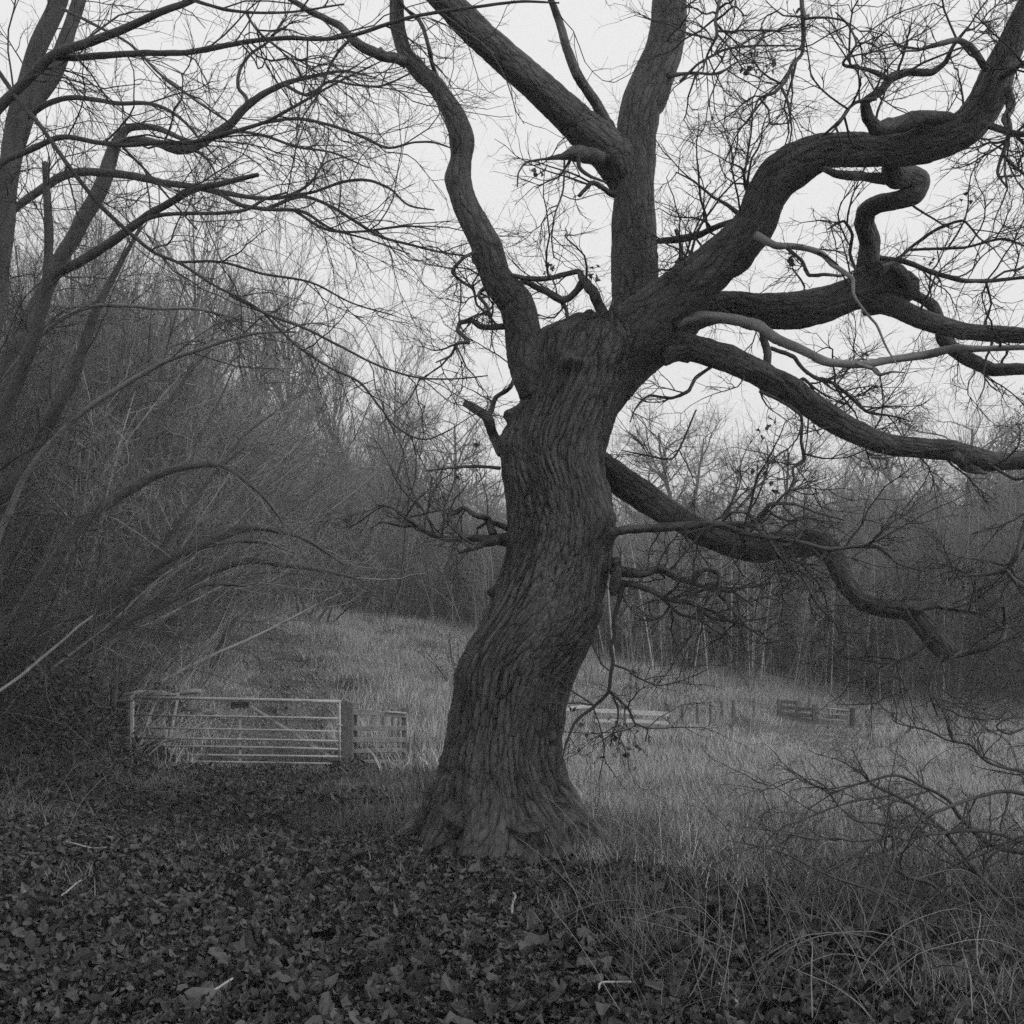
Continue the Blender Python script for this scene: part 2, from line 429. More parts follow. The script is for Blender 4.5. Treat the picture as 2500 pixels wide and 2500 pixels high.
# ------------------------------------------------------------------ the oak
OY = 9.6
ob = np.array((P(1250, 2067, OY)[0], OY, float(gz(0, OY))))
OAK = empty('oak_tree', ob, 'huge gnarled bare oak with leaning ridged trunk and spreading limbs beside the path', 'tree')
rows = np.array([  # row, left, right edge in the photograph
    (2190, 990, 1480), (2120, 1000, 1474), (2075, 1012, 1466), (2050, 1024, 1458), (2017, 1040, 1448), (1986, 1051, 1430), (1956, 1060, 1412), (1908, 1066, 1390), (1875, 1074, 1379),
    (1828, 1083, 1371), (1797, 1090, 1373), (1735, 1101, 1380), (1704, 1106, 1385), (1673, 1110, 1394), (1639, 1112, 1408), (1611, 1126, 1425),
    (1567, 1146, 1446), (1517, 1176, 1463), (1486, 1194, 1467), (1440, 1210, 1475), (1409, 1219, 1481), (1378, 1230, 1487), (1347, 1238, 1492),
    (1300, 1242, 1500), (1252, 1240, 1498), (1209, 1236, 1490), (1154, 1224, 1472), (1107, 1220, 1476), (1071, 1229, 1486), (1042, 1245, 1494),
    (1000, 1268, 1508), (970, 1278, 1524), (940, 1280, 1540), (900, 1272, 1566), (865, 1272, 1590), (830, 1290, 1592), (812, 1325, 1575), (800, 1365, 1555), (793, 1420, 1525)], float)
zr = CAM_H + (HOR - rows[:, 0]) / 2500 * OY
TZ = np.concatenate([np.arange(zr[0], zr[-1], 0.0172), [zr[-1]]]); nz = len(TZ)
lf = np.interp(TZ, zr, rows[:, 1]); rt = np.interp(TZ, zr, rows[:, 2])
ker = np.ones(9) / 9
pad = lambda v: np.convolve(np.pad(v, 4, mode='edge'), ker, 'valid')
lf, rt = pad(lf), pad(rt)
cx = ((lf + rt) / 2 - 1250) / 2500 * OY; a_ = (rt - lf) / 2 / 2500 * OY
b_ = np.convolve(np.pad(a_, 20, mode='edge'), np.ones(41) / 41, 'valid') * .97
na_ = 300; th = np.linspace(0, 2 * np.pi, na_, endpoint=False)[None]; zz = TZ[:, None]
m = np.ones((nz, na_))
flare = np.clip((1.1 - zz) / 1.1, 0, 1) ** 1.6
sidew = 1 - np.abs(np.cos(th)) ** 6 * .8
lob = .5 * np.cos(5 * th + 1.2 + .25 * zz) + .5 * np.cos(8 * th + 3.0 - .3 * zz) + .35 * np.cos(13 * th + .5)
m += flare * .24 * lob * sidew
m += (.030 * np.cos(4 * th + .8 + zz * .9) + .022 * np.cos(7 * th + 2 + zz * 1.2) + .014 * np.cos(11 * th - zz * 1.7)) * sidew
# root toes: buttresses fanning out over the ground
for ta, tw, amp in ((-1.75, .24, .42), (-1.05, .17, .30), (-2.35, .2, .32), (-.55, .17, .32), (.9, .2, .2), (2.2, .25, .2)):
    dth = (th - ta + np.pi) % (2 * np.pi) - np.pi
    m += amp * np.exp(-(dth / tw) ** 2) * np.clip((.75 - zz) / .75, 0, 1.4) ** 2.0
def burl(px, py, amp, wpx, hpx, side=-1):
    """a lump on the camera side at that row and column"""
    z0 = CAM_H + (HOR - py) / 2500 * OY; k = int(np.argmin(abs(TZ - z0))); c = np.clip(((px - 1250) / 2500 * OY - cx[k]) / a_[k], -1, 1)
    t0 = side * math.acos(c); dth = (th - t0 + np.pi) % (2 * np.pi) - np.pi
    ww = wpx / 2500 * OY / a_[k]; hh = hpx / 2500 * OY
    return amp * np.exp(-(dth / ww) ** 2 - ((zz - z0) / hh) ** 2)
for q_ in ((1462, 1285, .26, 30, 40), (1478, 1318, .12, 16, 16), (1440, 1180, .07, 26, 70), (1390, 925, .24, 26, 14), (1375, 905, .1, 14, 10), (1266, 1022, .24, 18, 17), (1240, 1085, .08, 40, 34), (1440, 1500, .13, 50, 36), (1395, 1470, -.07, 22, 26), (1330, 1540, .05, 50, 40),
           (1208, 1443, .14, 16, 12), (1460, 860, .10, 60, 22), (1360, 835, .10, 50, 16), (1120, 1640, .04, 30, 40), (1350, 1690, -.05, 40, 60), (1405, 1400, -.06, 25, 80), (1300, 2000, -.08, 20, 60), (1400, 2010, .1, 20, 50), (1345, 1985, .08, 22, 50)):
    m += burl(*q_)
# gently uneven surface
for k in range(10):
    m += rng.uniform(.004, .011) * np.sin(th * rng.integers(2, 9) + rng.uniform(0, 6) + zz * rng.uniform(2, 9) * rng.choice((-1, 1)))
m += (vnoise(th * 4, zz, .25, 19) - .5) * .10 * np.clip((zz - zr[-9]) / .4, 0, 1)
cap = np.clip((zz - zr[-4]) / (zr[-1] - zr[-4]), 0, 1)
TX = cx[:, None] + a_[:, None] * np.cos(th) * m; TYv = OY + b_[:, None] * np.sin(th) * m
TV = np.stack([TX, TYv, zz + np.zeros_like(m) + (vnoise(th * 3 + zz * 0, zz, .5, 9) - .5) * (.02 + .10 * cap)], -1).reshape(-1, 3)
i = np.arange(nz - 1)[:, None] * na_; j = np.arange(na_)[None]; j2 = (j + 1) % na_
TF = np.stack([i + j, i + j2, i + na_ + j2, i + na_ + j], -1).reshape(-1, 4)
top = np.array([[cx[-1], OY, TZ[-1] + .08]]); TV = np.vstack([TV, top]); b0 = (nz - 1) * na_; jj = np.arange(na_)
TF3 = np.stack([b0 + jj, b0 + (jj + 1) % na_, np.full(na_, nz * na_)], -1)
tw = th + .16 * np.sin(zz * 1.25 + .6) + .08 * np.sin(zz * 2.9 + 2 * th)
bk = np.stack([.62 * np.cos(tw), .62 * np.sin(tw), zz * .36 + .05 * np.sin(3 * th + zz * 2)], -1).reshape(-1, 3); bk = np.vstack([bk, bk[-1]])
tm = mesh('trunk', TV - ob, [TF, TF3], M_OAK, {'bk': bk, 'br': np.full(len(TV), .3)})
trunk = obj('trunk', tm, OAK)
def gy(py): return CAM_H / ((py - HOR) / 2500)
def root(st, toe, r0):
    Q = [np.append(P(*st[:3]), r0), None]
    for k, (px, py, rr) in enumerate(toe):
        yy = gy(py); xx = (px - 1250) / 2500 * yy; Q.append(np.array((xx, yy, float(gz(xx, yy)) + rr * .35, rr)))
    Q[1] = Q[0] * .45 + Q[2] * .55; Q[1][2] -= .04
    V, F, A = limb(np.array(Q), 40, .02, lump=.09, seed=int(st[0]), knots=1.0)
    obj('root', mesh('root', V - ob, F, M_OAK, A), OAK)
root((1100, 1940, 9.55), [(1032, 2032, .14), (985, 2056, .085), (935, 2072, .03)], .22)
root((1140, 1985, 9.05), [(1118, 2078, .13), (1096, 2100, .07), (1080, 2115, .03)], .2)
root((1205, 2000, 8.95), [(1198, 2092, .12), (1190, 2112, .05)], .18)
root((1285, 2005, 8.9), [(1283, 2094, .16), (1300, 2118, .07), (1312, 2135, .03)], .2)
root((1365, 1990, 9.05), [(1382, 2080, .14), (1398, 2102, .06)], .2)
root((1345, 1935, 9.35), [(1432, 2056, .12), (1472, 2078, .06), (1510, 2092, .025)], .15)
root((1335, 1900, 9.75), [(1440, 2018, .10), (1490, 2036, .04)], .13)

OAKP = []      # all traced paths, for the twigs
def oak_branch(name, pts, y0, y1, par, mat_=None, sides=None, dens=None, cut=False, wob=.0, ypts=None, lump=.06):
    pts = np.array(pts, float); n = len(pts)
    d = np.concatenate(([0], np.cumsum(np.hypot(*np.diff(pts[:, :2], axis=0).T)))); f = d / d[-1]
    Y = y0 + (y1 - y0) * f if ypts is None else np.interp(f, np.linspace(0, 1, len(ypts)), ypts)
    Y = Y + wob * np.sin(f * 9 + n) * np.sin(f * np.pi)
    path = np.array([np.append(P(p[0], p[1], y), p[2] / 2 * y / 2500) for p, y in zip(pts, Y)])
    rmax = path[:, 3].max()
    if sides is None: sides = int(np.clip(rmax * 2 * np.pi / .016, 8, 96))
    step = max(.012 if rmax > .1 else .02, rmax * .1)
    V, F, A = limb(path, sides, step, q=1.0 if rmax > .15 else 1.35, lump=lump, seed=n * 7 + int(pts[0, 0]), cut=cut, ten=.62, knots=1.0)
    me = mesh(name, V - ob, F, mat_ or M_LIMB, A)
    o = obj(name, me, par)
    C, _ = spline(path, .05, .62)
    OAKP.append((C, dens))
    return o
def L(*a): return a
limb_a = oak_branch('limb', [(1325, 960, 120), (1296, 880, 104), (1281, 826, 92), (1260, 739, 88), (1212, 674, 76), (1188, 609, 72), (1148, 522, 62), (1130, 478, 58), (1120, 435, 56), (1124, 391, 50), (1126, 348, 60), (1118, 304, 55),
    (1096, 261, 48), (1068, 217, 44), (1024, 174, 42), (991, 130, 36), (972, 65, 33), (968, 0, 33), (975, -90, 28)], 9.5, 9.1, OAK, dens=1.0, lump=.07)
limb_b = oak_branch('limb', [(1545, 470, 84), (1500, 385, 96), (1409, 300, 84), (1313, 209, 78), (1235, 143, 72), (1170, 87, 68), (1113, 30, 66), (1060, -25, 62), (990, -90, 56)], 9.9, 8.8, OAK, dens=1.0)
limb_c = oak_branch('limb', [(1520, 880, 180), (1540, 800, 134), (1553, 740, 116), (1551, 690, 110), (1549, 609, 106), (1547, 522, 105), (1548, 457, 104), (1552, 391, 104), (1553, 326, 94), (1565, 261, 94), (1591, 196, 92), (1618, 130, 86), (1632, 65, 82), (1635, 0, 82), (1645, -90, 74)], 9.75, 10.0, OAK, dens=.8)
limb_d = oak_branch('limb', [(1470, 905, 110), (1520, 845, 138), (1585, 784, 138), (1673, 714, 122), (1758, 632, 108), (1838, 548, 100), (1867, 480, 96), (1898, 434, 102), (1943, 401, 106), (2009, 369, 82), (2085, 365, 76), (2174, 367, 75), (2274, 352, 82), (2362, 312, 84),
    (2408, 252, 86), (2437, 178, 76), (2470, 102, 66), (2495, 47, 62), (2540, -40, 54)], 9.55, 7.9, OAK, dens=1.2, lump=.05)
limb_e = oak_branch('limb', [(1600, 850, 110), (1690, 765, 84), (1774, 748, 74), (1863, 757, 78), (1929, 757, 84), (2009, 743, 82), (2085, 717, 80), (2152, 699, 80), (2201, 703, 74), (2228, 713, 56)], 10.0, 9.6, OAK, dens=1.2, lump=.06)
limb_g = oak_branch('limb', [(1462, 1010, 70), (1500, 950, 84), (1550, 893, 88), (1615, 850, 80), (1685, 848, 64), (1774, 879, 60), (1863, 915, 60), (1929, 950, 60), (1996, 999, 57), (2085, 1053, 52), (2174, 1088, 48), (2263, 1097, 46), (2330, 1101, 48), (2374, 1119, 56), (2432, 1128, 45), (2500, 1124, 42), (2600, 1120, 36)], 9.8, 8.6, OAK, dens=1.6)
limb_h = oak_branch('limb', [(1420, 1110, 80), (1484, 1151, 64), (1535, 1187, 66), (1589, 1222, 65), (1645, 1258, 62), (1710, 1297, 64), (1774, 1324, 67), (1854, 1337, 72), (1929, 1330, 63), (1996, 1328, 58), (2032, 1352, 52), (2052, 1395, 50), (2075, 1436, 50), (2112, 1468, 50), (2161, 1484, 46), (2219, 1494, 46), (2254, 1524, 50), (2285, 1564, 53), (2321, 1602, 50)], 10.1, 9.0, OAK, dens=2.4, cut=True)

def br(pts, y0, y1, par=OAK, dens=3.0, nm='branch', **k): return oak_branch(nm, pts, y0, y1, par, dens=dens, wob=.12, **k)
br([(991, 152, 26), (978, 148, 24), (917, 130, 24), (865, 100, 22), (826, 61, 17), (800, 48, 15), (761, 30, 14), (713, 0, 12), (640, -50, 9)], 9.1, 8.5, limb_a, 3)
br([(1096, 226, 10), (1061, 178, 10), (1050, 130, 10), (1040, 90, 10), (1022, 48, 10), (991, 22, 8), (960, -20, 6)], 9.3, 9.0, limb_a, 3)
br([(1500, 330, 26), (1452, 248, 25), (1409, 183, 24), (1383, 113, 22), (1361, 43, 18), (1346, 0, 15), (1330, -60, 10)], 9.7, 9.3, limb_b, 2.5)
br([(2330, 300, 30), (2308, 289, 30), (2219, 294, 38), (2143, 312, 32), (2118, 285, 27), (2112, 249, 22), (2152, 223, 18), (2174, 191, 22), (2219, 176, 17), (2277, 176, 16), (2308, 151, 12), (2325, 116, 10), (2360, 70, 6)], 8.3, 7.7, limb_d, 5)
br([(2410, 170, 18), (2374, 120, 16), (2334, 98, 13), (2281, 111, 11), (2250, 120, 7), (2200, 125, 4)], 8.0, 7.4, limb_d, 5)
br([(2172, 193, 12), (2120, 170, 9), (2060, 150, 7), (2090, 110, 6), (2070, 60, 5), (2040, 30, 3)], 7.8, 7.4, limb_d, 6)
br([(2140, 240, 10), (2090, 250, 8), (2045, 300, 8), (2010, 330, 5)], 7.8, 7.9, limb_d, 5)
br([(2440, 190, 18), (2475, 165, 16), (2530, 150, 12)], 8.0, 7.5, limb_d, 4)
br([(2400, 300, 14), (2440, 315, 16), (2470, 325, 16), (2530, 330, 12)], 8.1, 7.6, limb_d, 4)
br([(2460, 210, 18), (2470, 250, 18), (2455, 290, 20), (2465, 320, 14), (2450, 370, 9), (2435, 420, 7), (2460, 460, 4)], 8.0, 7.9, limb_d, 7)
br([(2450, 380, 8), (2480, 410, 8), (2510, 430, 6)], 8.0, 7.9, limb_d, 6)
br([(2121, 700, 62), (2119, 645, 51), (2122, 592, 52), (2110, 545, 48), (2117, 512, 46), (2145, 497, 44), (2190, 488, 44), (2232, 472, 50), (2243, 445, 50), (2215, 432, 52), (2180, 428, 56), (2172, 400, 40)], 9.7, 8.7, limb_e, .8, nm='branch', lump=.06)
br([(2165, 438, 26), (2120, 432, 22), (2075, 428, 20), (2040, 424, 18), (2013, 412, 14)], 8.7, 8.5, limb_e, 1.5)
br([(2110, 740, 60), (2152, 739, 52), (2219, 766, 45), (2285, 792, 43), (2352, 806, 40), (2419, 815, 38), (2499, 819, 36), (2580, 830, 30)], 9.7, 8.6, limb_e, 3)
br([(2215, 715, 24), (2241, 726, 22), (2276, 748, 27), (2294, 783, 25), (2302, 825, 30), (2334, 855, 33), (2374, 883, 32), (2419, 901, 30), (2500, 901, 28), (2580, 905, 22)], 9.8, 9.2, limb_e, 3)
br([(2140, 660, 40), (2180, 654, 30), (2203, 668, 26), (2212, 695, 26)], 9.45, 9.45, limb_e, .5)
br([(1640, 790, 30), (1707, 774, 26), (1787, 779, 26), (1854, 797, 26), (1889, 823, 24), (1952, 851, 22), (2018, 883, 19), (2107, 890, 18), (2174, 879, 18), (2263, 866, 20), (2330, 850, 18), (2397, 852, 14), (2500, 848, 12), (2570, 850, 9)], 9.25, 8.1, OAK, .8, mat_=M_BARE)
br([(2090, 888, 8), (2130, 900, 9), (2150, 915, 8), (2175, 908, 6), (2210, 910, 3)], 8.5, 8.4, OAK, .5, mat_=M_BARE)
br([(1845, 575, 22), (1890, 598, 17), (1952, 603, 14), (2005, 619, 14), (2032, 645, 12), (2081, 681, 10), (2085, 721, 7), (2112, 761, 6), (2139, 792, 6), (2165, 850, 5), (2190, 890, 3)], 8.7, 8.4, limb_d, 2, mat_=M_BARE)
br([(1920, 605, 8), (1960, 640, 8), (1975, 672, 9), (2010, 670, 8), (2060, 672, 6), (2110, 650, 4)], 8.8, 9.0, limb_d, 5)
br([(2147, 632, 14), (2201, 637, 13), (2285, 668, 12), (2352, 685, 11), (2428, 685, 9), (2500, 677, 8), (2560, 670, 5)], 9.6, 9.0, limb_e, 6)
br([(2192, 632, 8), (2228, 601, 8), (2285, 561, 8), (2352, 539, 6), (2390, 580, 4), (2430, 610, 3)], 9.5, 9.1, limb_e, 7)
br([(2222, 610, 7), (2290, 607, 7), (2352, 605, 6), (2455, 583, 6), (2510, 605, 4)], 9.4, 8.9, limb_e, 7)
br([(2090, 660, 8), (2075, 620, 8), (2080, 570, 8), (2060, 540, 6), (2020, 560, 4)], 9.5, 9.3, limb_e, 5)
br([(1490, 1300, 24), (1539, 1293, 21), (1626, 1287, 21), (1690, 1283, 20), (1751, 1280, 18), (1818, 1302, 14), (1885, 1313, 12), (1952, 1324, 12), (2018, 1340, 10), (2085, 1335, 9), (2143, 1337, 8), (2196, 1377, 6), (2260, 1395, 4)], 9.1, 7.9, OAK, 7)
br([(1751, 1278, 12), (1840, 1284, 13), (1871, 1311, 9), (1907, 1364, 8), (1960, 1413, 7), (1996, 1475, 6), (2041, 1524, 5), (2063, 1573, 4)], 8.7, 8.4, OAK, 5)
br([(1800, 1285, 14), (1840, 1277, 13), (1865, 1250, 12), (1880, 1232, 11), (1935, 1230, 7), (1990, 1250, 5), (2060, 1270, 4)], 8.7, 8.6, OAK, 8)
br([(1700, 1275, 6), (1760, 1275, 7), (1790, 1250, 7), (1830, 1255, 7), (1850, 1285, 6)], 8.8, 8.7, OAK, 7)
br([(1490, 1390, 28), (1517, 1395, 25), (1574, 1400, 20), (1610, 1388, 18), (1653, 1412, 16), (1698, 1425, 13), (1740, 1440, 10), (1790, 1445, 7), (1840, 1480, 5)], 9.4, 9.3, OAK, 8)
br([(1505, 1425, 20), (1539, 1426, 16), (1583, 1439, 14), (1639, 1465, 11), (1690, 1475, 9), (1740, 1510, 8), (1800, 1520, 6), (1870, 1560, 4)], 9.4, 9.1, OAK, 9)
br([(1690, 1420, 10), (1720, 1390, 10), (1752, 1400, 10), (1755, 1450, 9), (1790, 1490, 8), (1805, 1530, 6), (1810, 1590, 3)], 9.3, 9.0, OAK, 7)
br([(1560, 1430, 9), (1610, 1455, 9), (1660, 1500, 7), (1700, 1510, 6), (1760, 1550, 4)], 9.4, 9.2, OAK, 9)
br([(1502, 1365, 22), (1506, 1385, 24), (1504, 1410, 26), (1500, 1440, 24), (1497, 1452, 14)], 9.25, 9.2, OAK, 1, cut=True)
br([(1519, 1432, 14), (1512, 1465, 12), (1503, 1493, 10), (1497, 1524, 9), (1500, 1548, 9), (1492, 1580, 9), (1497, 1611, 9), (1491, 1648, 9), (1486, 1688, 9), (1450, 1725, 8), (1404, 1763, 7), (1391, 1791, 5), (1379, 1828, 4)], 9.2, 8.5, OAK, 4, mat_=M_TWIG)
br([(1486, 1688, 7), (1509, 1707, 7), (1537, 1735, 6), (1550, 1766, 5), (1581, 1781, 4), (1575, 1810, 3)], 8.75, 8.5, OAK, 6, mat_=M_TWIG)
br([(1497, 1702, 5), (1509, 1732, 5), (1509, 1753, 5), (1497, 1788, 4), (1490, 1822, 3)], 8.7, 8.6, OAK, 5, mat_=M_TWIG)
br([(1225, 1110, 24), (1204, 1060, 24), (1187, 1017, 26), (1161, 1000, 22), (1133, 982, 16)], 9.5, 9.3, OAK, .6, mat_=M_LIMB, cut=True)
br([(1192, 1020, 14), (1200, 1000, 13), (1209, 973, 12), (1248, 943, 10), (1259, 904, 5)], 9.4, 9.3, OAK, 3)
br([(1222, 1143, 9), (1170, 1139, 8), (1135, 1139, 7), (1078, 1145, 5), (1035, 1150, 3)], 9.5, 9.3, OAK, .5)
br([(1255, 1317, 44), (1235, 1317, 32), (1200, 1317, 24), (1148, 1313, 15), (1096, 1317, 13), (1043, 1300, 12), (1017, 1282, 10), (974, 1252, 8), (957, 1239, 6), (920, 1232, 4)], 9.6, 9.3, OAK, 5)
br([(1204, 1305, 20), (1191, 1269, 16), (1157, 1256, 13), (1130, 1239, 11), (1113, 1252, 11), (1091, 1254, 8)], 9.5, 9.3, OAK, 5)
br([(1240, 1290, 16), (1215, 1280, 14), (1190, 1275, 10), (1165, 1290, 7)], 9.6, 9.6, OAK, 4)
br([(1220, 1320, 18), (1180, 1328, 18), (1150, 1340, 12), (1120, 1350, 6)], 9.4, 9.3, OAK, 4)
br([(1020, 1284, 8), (980, 1285, 6), (930, 1275, 5), (905, 1290, 3)], 9.4, 9.3, OAK, 5)
br([(1475, 775, 34), (1462, 745, 26), (1448, 712, 24), (1422, 683, 20), (1415, 664, 13), (1383, 669, 12), (1332, 680, 12), (1281, 680, 12), (1249, 672, 10)], 9.5, 9.3, OAK, 3)
br([(1424, 692, 16), (1390, 727, 16), (1368, 732, 18), (1332, 712, 14), (1303, 698, 14), (1281, 687, 13), (1255, 705, 12)], 9.45, 9.4, OAK, 3)
br([(1372, 735, 12), (1382, 755, 10), (1385, 790, 7)], 9.4, 9.3, OAK, 3)
br([(1250, 797, 18), (1234, 797, 15), (1201, 799, 14), (1169, 796, 13), (1154, 783, 12), (1122, 790, 11), (1118, 806, 10), (1143, 835, 10), (1118, 839, 8), (1100, 868, 6), (1064, 885, 3)], 9.5, 9.3, OAK, 4)
br([(1200, 610, 10), (1154, 618, 8), (1133, 629, 8), (1104, 665, 8), (1122, 683, 7), (1154, 705, 7), (1165, 745, 6), (1190, 767, 6), (1212, 792, 5)], 9.3, 9.3, limb_a, 5)
br([(1210, 690, 10), (1175, 710, 9), (1170, 725, 9), (1190, 750, 8), (1195, 770, 5)], 9.3, 9.3, limb_a, 5)
br([(1470, 390, 40), (1430, 378, 36), (1400, 374, 33), (1370, 383, 15), (1330, 388, 6), (1287, 396, 5), (1265, 425, 4), (1263, 457, 3)], 9.4, 9.1, limb_b, 6)
br([(1378, 390, 6), (1378, 417, 5), (1375, 460, 5), (1352, 535, 4), (1347, 580, 4), (1352, 630, 3)], 9.1, 9.0, limb_b, 4)
br([(1410, 380, 12), (1415, 410, 10), (1440, 430, 8), (1480, 445, 5)], 9.2, 9.2, limb_b, 5)
br([(1500, 475, 16), (1491, 472, 14), (1443, 448, 11), (1430, 461, 10), (1413, 478, 9)], 9.7, 9.4, limb_c, 2)
br([(1975, -60, 14), (1958, -9, 12), (1960, 40, 11), (1962, 80, 12), (1958, 129, 9), (1933, 160, 9), (1916, 200, 9), (1889, 227, 8), (1854, 240, 6), (1836, 285, 3)], 8.6, 8.4, OAK, 6)
br([(1854, 240, 5), (1876, 267, 5), (1880, 302, 4), (1930, 300, 3)], 8.4, 8.4, OAK, 8)
br([(1765, -60, 10), (1758, -4, 9), (1747, 58, 8), (1750, 85, 8), (1725, 138, 5), (1715, 180, 3)], 8.8, 8.6, OAK, 6)
br([(1630, 185, 12), (1690, 178, 7), (1760, 178, 5), (1800, 150, 3)], 9.8, 9.5, limb_c, 7)
br([(1660, 200, 8), (1700, 160, 6), (1760, 125, 6), (1840, 112, 5), (1950, 112, 3)], 9.8, 9.3, limb_c, 7)
br([(1600, 590, 12), (1650, 585, 18), (1700, 575, 16), (1745, 556, 14), (1800, 535, 10)], 9.9, 9.2, limb_c, 6)
br([(1815, 530, 14), (1775, 500, 9), (1740, 480, 7), (1690, 440, 5), (1650, 420, 3)], 9.3, 9.0, limb_d, 7)
br([(1855, 490, 14), (1822, 462, 8), (1810, 410, 5), (1775, 395, 3)], 9.0, 8.8, limb_d, 7)
br([(1650, 560, 9), (1665, 610, 8), (1655, 650, 8), (1690, 640, 5)], 9.8, 9.5, limb_c, 8)
br([(1630, 690, 24), (1650, 660, 18), (1680, 650, 9), (1690, 610, 6)], 9.35, 9.2, limb_d, 10)
br([(1854, 955, 9), (1903, 977, 8), (1956, 1017, 8), (1956, 1079, 8), (1963, 1124, 8), (1936, 1142, 7), (1938, 1168, 6), (1916, 1217, 5)], 9.2, 9.1, limb_g, 3)
br([(1745, 880, 10), (1738, 892, 9), (1698, 923, 9), (1680, 955, 9), (1640, 972, 8), (1585, 966, 6), (1549, 1002, 4), (1538, 1031, 3)], 9.5, 9.4, limb_g, 6)
br([(1863, 810, 20), (1866, 835, 19), (1874, 866, 18), (1872, 900, 20)], 9.4, 9.4, limb_g, 1)
br([(1880, 850, 10), (1938, 872, 10), (1960, 900, 9), (1992, 923, 9), (2036, 937, 8), (2081, 974, 8), (2116, 1005, 7), (2174, 1015, 5), (2230, 1030, 3)], 9.6, 9.8, limb_g, 7)
br([(1940, 940, 10), (1960, 925, 9), (1985, 950, 7), (1970, 985, 4)], 9.5, 9.5, limb_g, 6)
br([(2330, 1110, 26), (2360, 1140, 24), (2395, 1152, 12), (2410, 1156, 5)], 8.75, 8.65, limb_g, 3)
br([(2410, 1130, 8), (2480, 1170, 7), (2530, 1160, 6)], 8.7, 8.5, limb_g, 5)
br([(2560, 1150, 18), (2500, 1293, 16), (2481, 1355, 14), (2455, 1391, 14), (2423, 1400, 10), (2374, 1404, 7), (2308, 1409, 4)], 8.3, 8.0, OAK, 8)
br([(2455, 1391, 10), (2480, 1420, 12), (2520, 1445, 9)], 8.1, 8.0, OAK, 6)
br([(2300, 1605, 16), (2357, 1596, 13), (2406, 1582, 14), (2446, 1560, 14), (2455, 1524, 12), (2450, 1480, 6)], 9.0, 9.0, limb_h, 7)
br([(2230, 1490, 16), (2280, 1480, 14), (2340, 1490, 10), (2400, 1500, 6), (2460, 1540, 3)], 9.0, 8.8, limb_h, 8)
br([(2270, 1560, 14), (2240, 1590, 11), (2180, 1620, 8), (2120, 1650, 5), (2060, 1670, 3)], 9.0, 9.0, limb_h, 8)
br([(2300, 1600, 9), (2280, 1640, 8), (2270, 1690, 7), (2290, 1750, 4)], 8.9, 8.8, limb_h, 8)
br([(2000, 1340, 9), (1960, 1365, 8), (1940, 1385, 5), (1930, 1400, 3)], 9.3, 9.2, limb_h, 4)
br([(1700, 1000, 4), (1640, 1120, 5), (1570, 1110, 4), (1520, 1100, 3)], 9.9, 9.9, OAK, 6)

# twigs, level by level
def twig_tree(starts, r, spec, sides=(4, 3, 3)):
    p, d, rp = starts; parts = []; ends = []
    for lv, s in enumerate(spec):
        N = len(p); Ln = s['L'] * r.uniform(.45, 1.25, N); Rn = np.minimum(rp * .75, s['R'] * r.uniform(.7, 1.2, N))
        pts, rad = grow(p, d, Ln, Rn, s['seg'], s['g'], s.get('up', 0), r, s.get('tip', .4))
        parts.append(tubes(pts, rad, sides[min(lv, len(sides) - 1)])); ends.append(pts)
        if lv + 1 < len(spec):
            p, d, rp, _ = kids(pts, rad, spec[lv + 1]['n'], spec[lv + 1]['a'], r, .15, 1., spec[lv + 1].get('bias'))
    return parts, ends
r1 = np.random.default_rng(5)
P_, D_, R_ = [], [], []
for C, dn in OAKP:
    if dn is None or dn <= 0: continue
    thin = np.mean(C[:, 3]) < .05
    q = spawn([C], dn * (1.05 if thin else 1.4), r1, 60, .25 if thin else .2)
    if len(q[0]): P_.append(q[0] + q[1] * q[2][:, None] * .8); D_.append(q[1]); R_.append(np.maximum(q[2], .004))
OSPEC = [dict(L=.85, R=.0115, seg=8, g=.22, up=.03, tip=.3), dict(n=8, a=46, L=.38, R=.0052, seg=4, g=.24, up=.02, tip=.4), dict(n=4, a=44, L=.14, R=.003, seg=2, g=.25, up=.03, tip=.5)]
parts, ends = twig_tree((np.concatenate(P_), np.concatenate(D_), np.concatenate(R_)), r1, OSPEC)
V, F, A = merge(parts)
tag(obj('twigs', mesh('twigs', V - ob, F, M_TWIG, A), OAK), kind='stuff')

# leaves: lobed outlines, curled
def leaf_proto(r, lobes=5, n=15, curl=1.5):
    t = np.linspace(-np.pi * .93, np.pi * .93, n)
    rad = .36 + .085 * np.cos(t * lobes + r.uniform(-.4, .4)) * r.uniform(.4, 1.2) + r.normal(0, .022, n) + .10 * np.cos(t)
    x = rad * np.cos(t) * r.uniform(1, 1.2); y = rad * np.sin(t) * r.uniform(.7, 1)
    pts = np.vstack([[0, 0], np.stack([x, y], 1), [-.42, r.uniform(-.08, .08)]])
    z = curl * (r.uniform(-.9, 1.2) * pts[:, 0] ** 2 + r.uniform(-.3, 1.5) * pts[:, 1] ** 2 + r.uniform(-.8, .8) * pts[:, 0] * pts[:, 1] + .045 * r.normal(size=len(pts)))
    V = np.column_stack([pts, z]); k = np.arange(1, n)
    F = np.stack([np.zeros(n - 1, int), k, k + 1], -1); F = np.vstack([F, [[0, n, n + 1], [0, n + 1, 1]]])
    return V, F
rl = np.random.default_rng(21)
LEAVES = [leaf_proto(rl, 5, 12) for k in range(14)]
SMALL = [leaf_proto(rl, 3, 5) for k in range(8)]
TINY = [leaf_proto(rl, 2, 3) for k in range(5)]
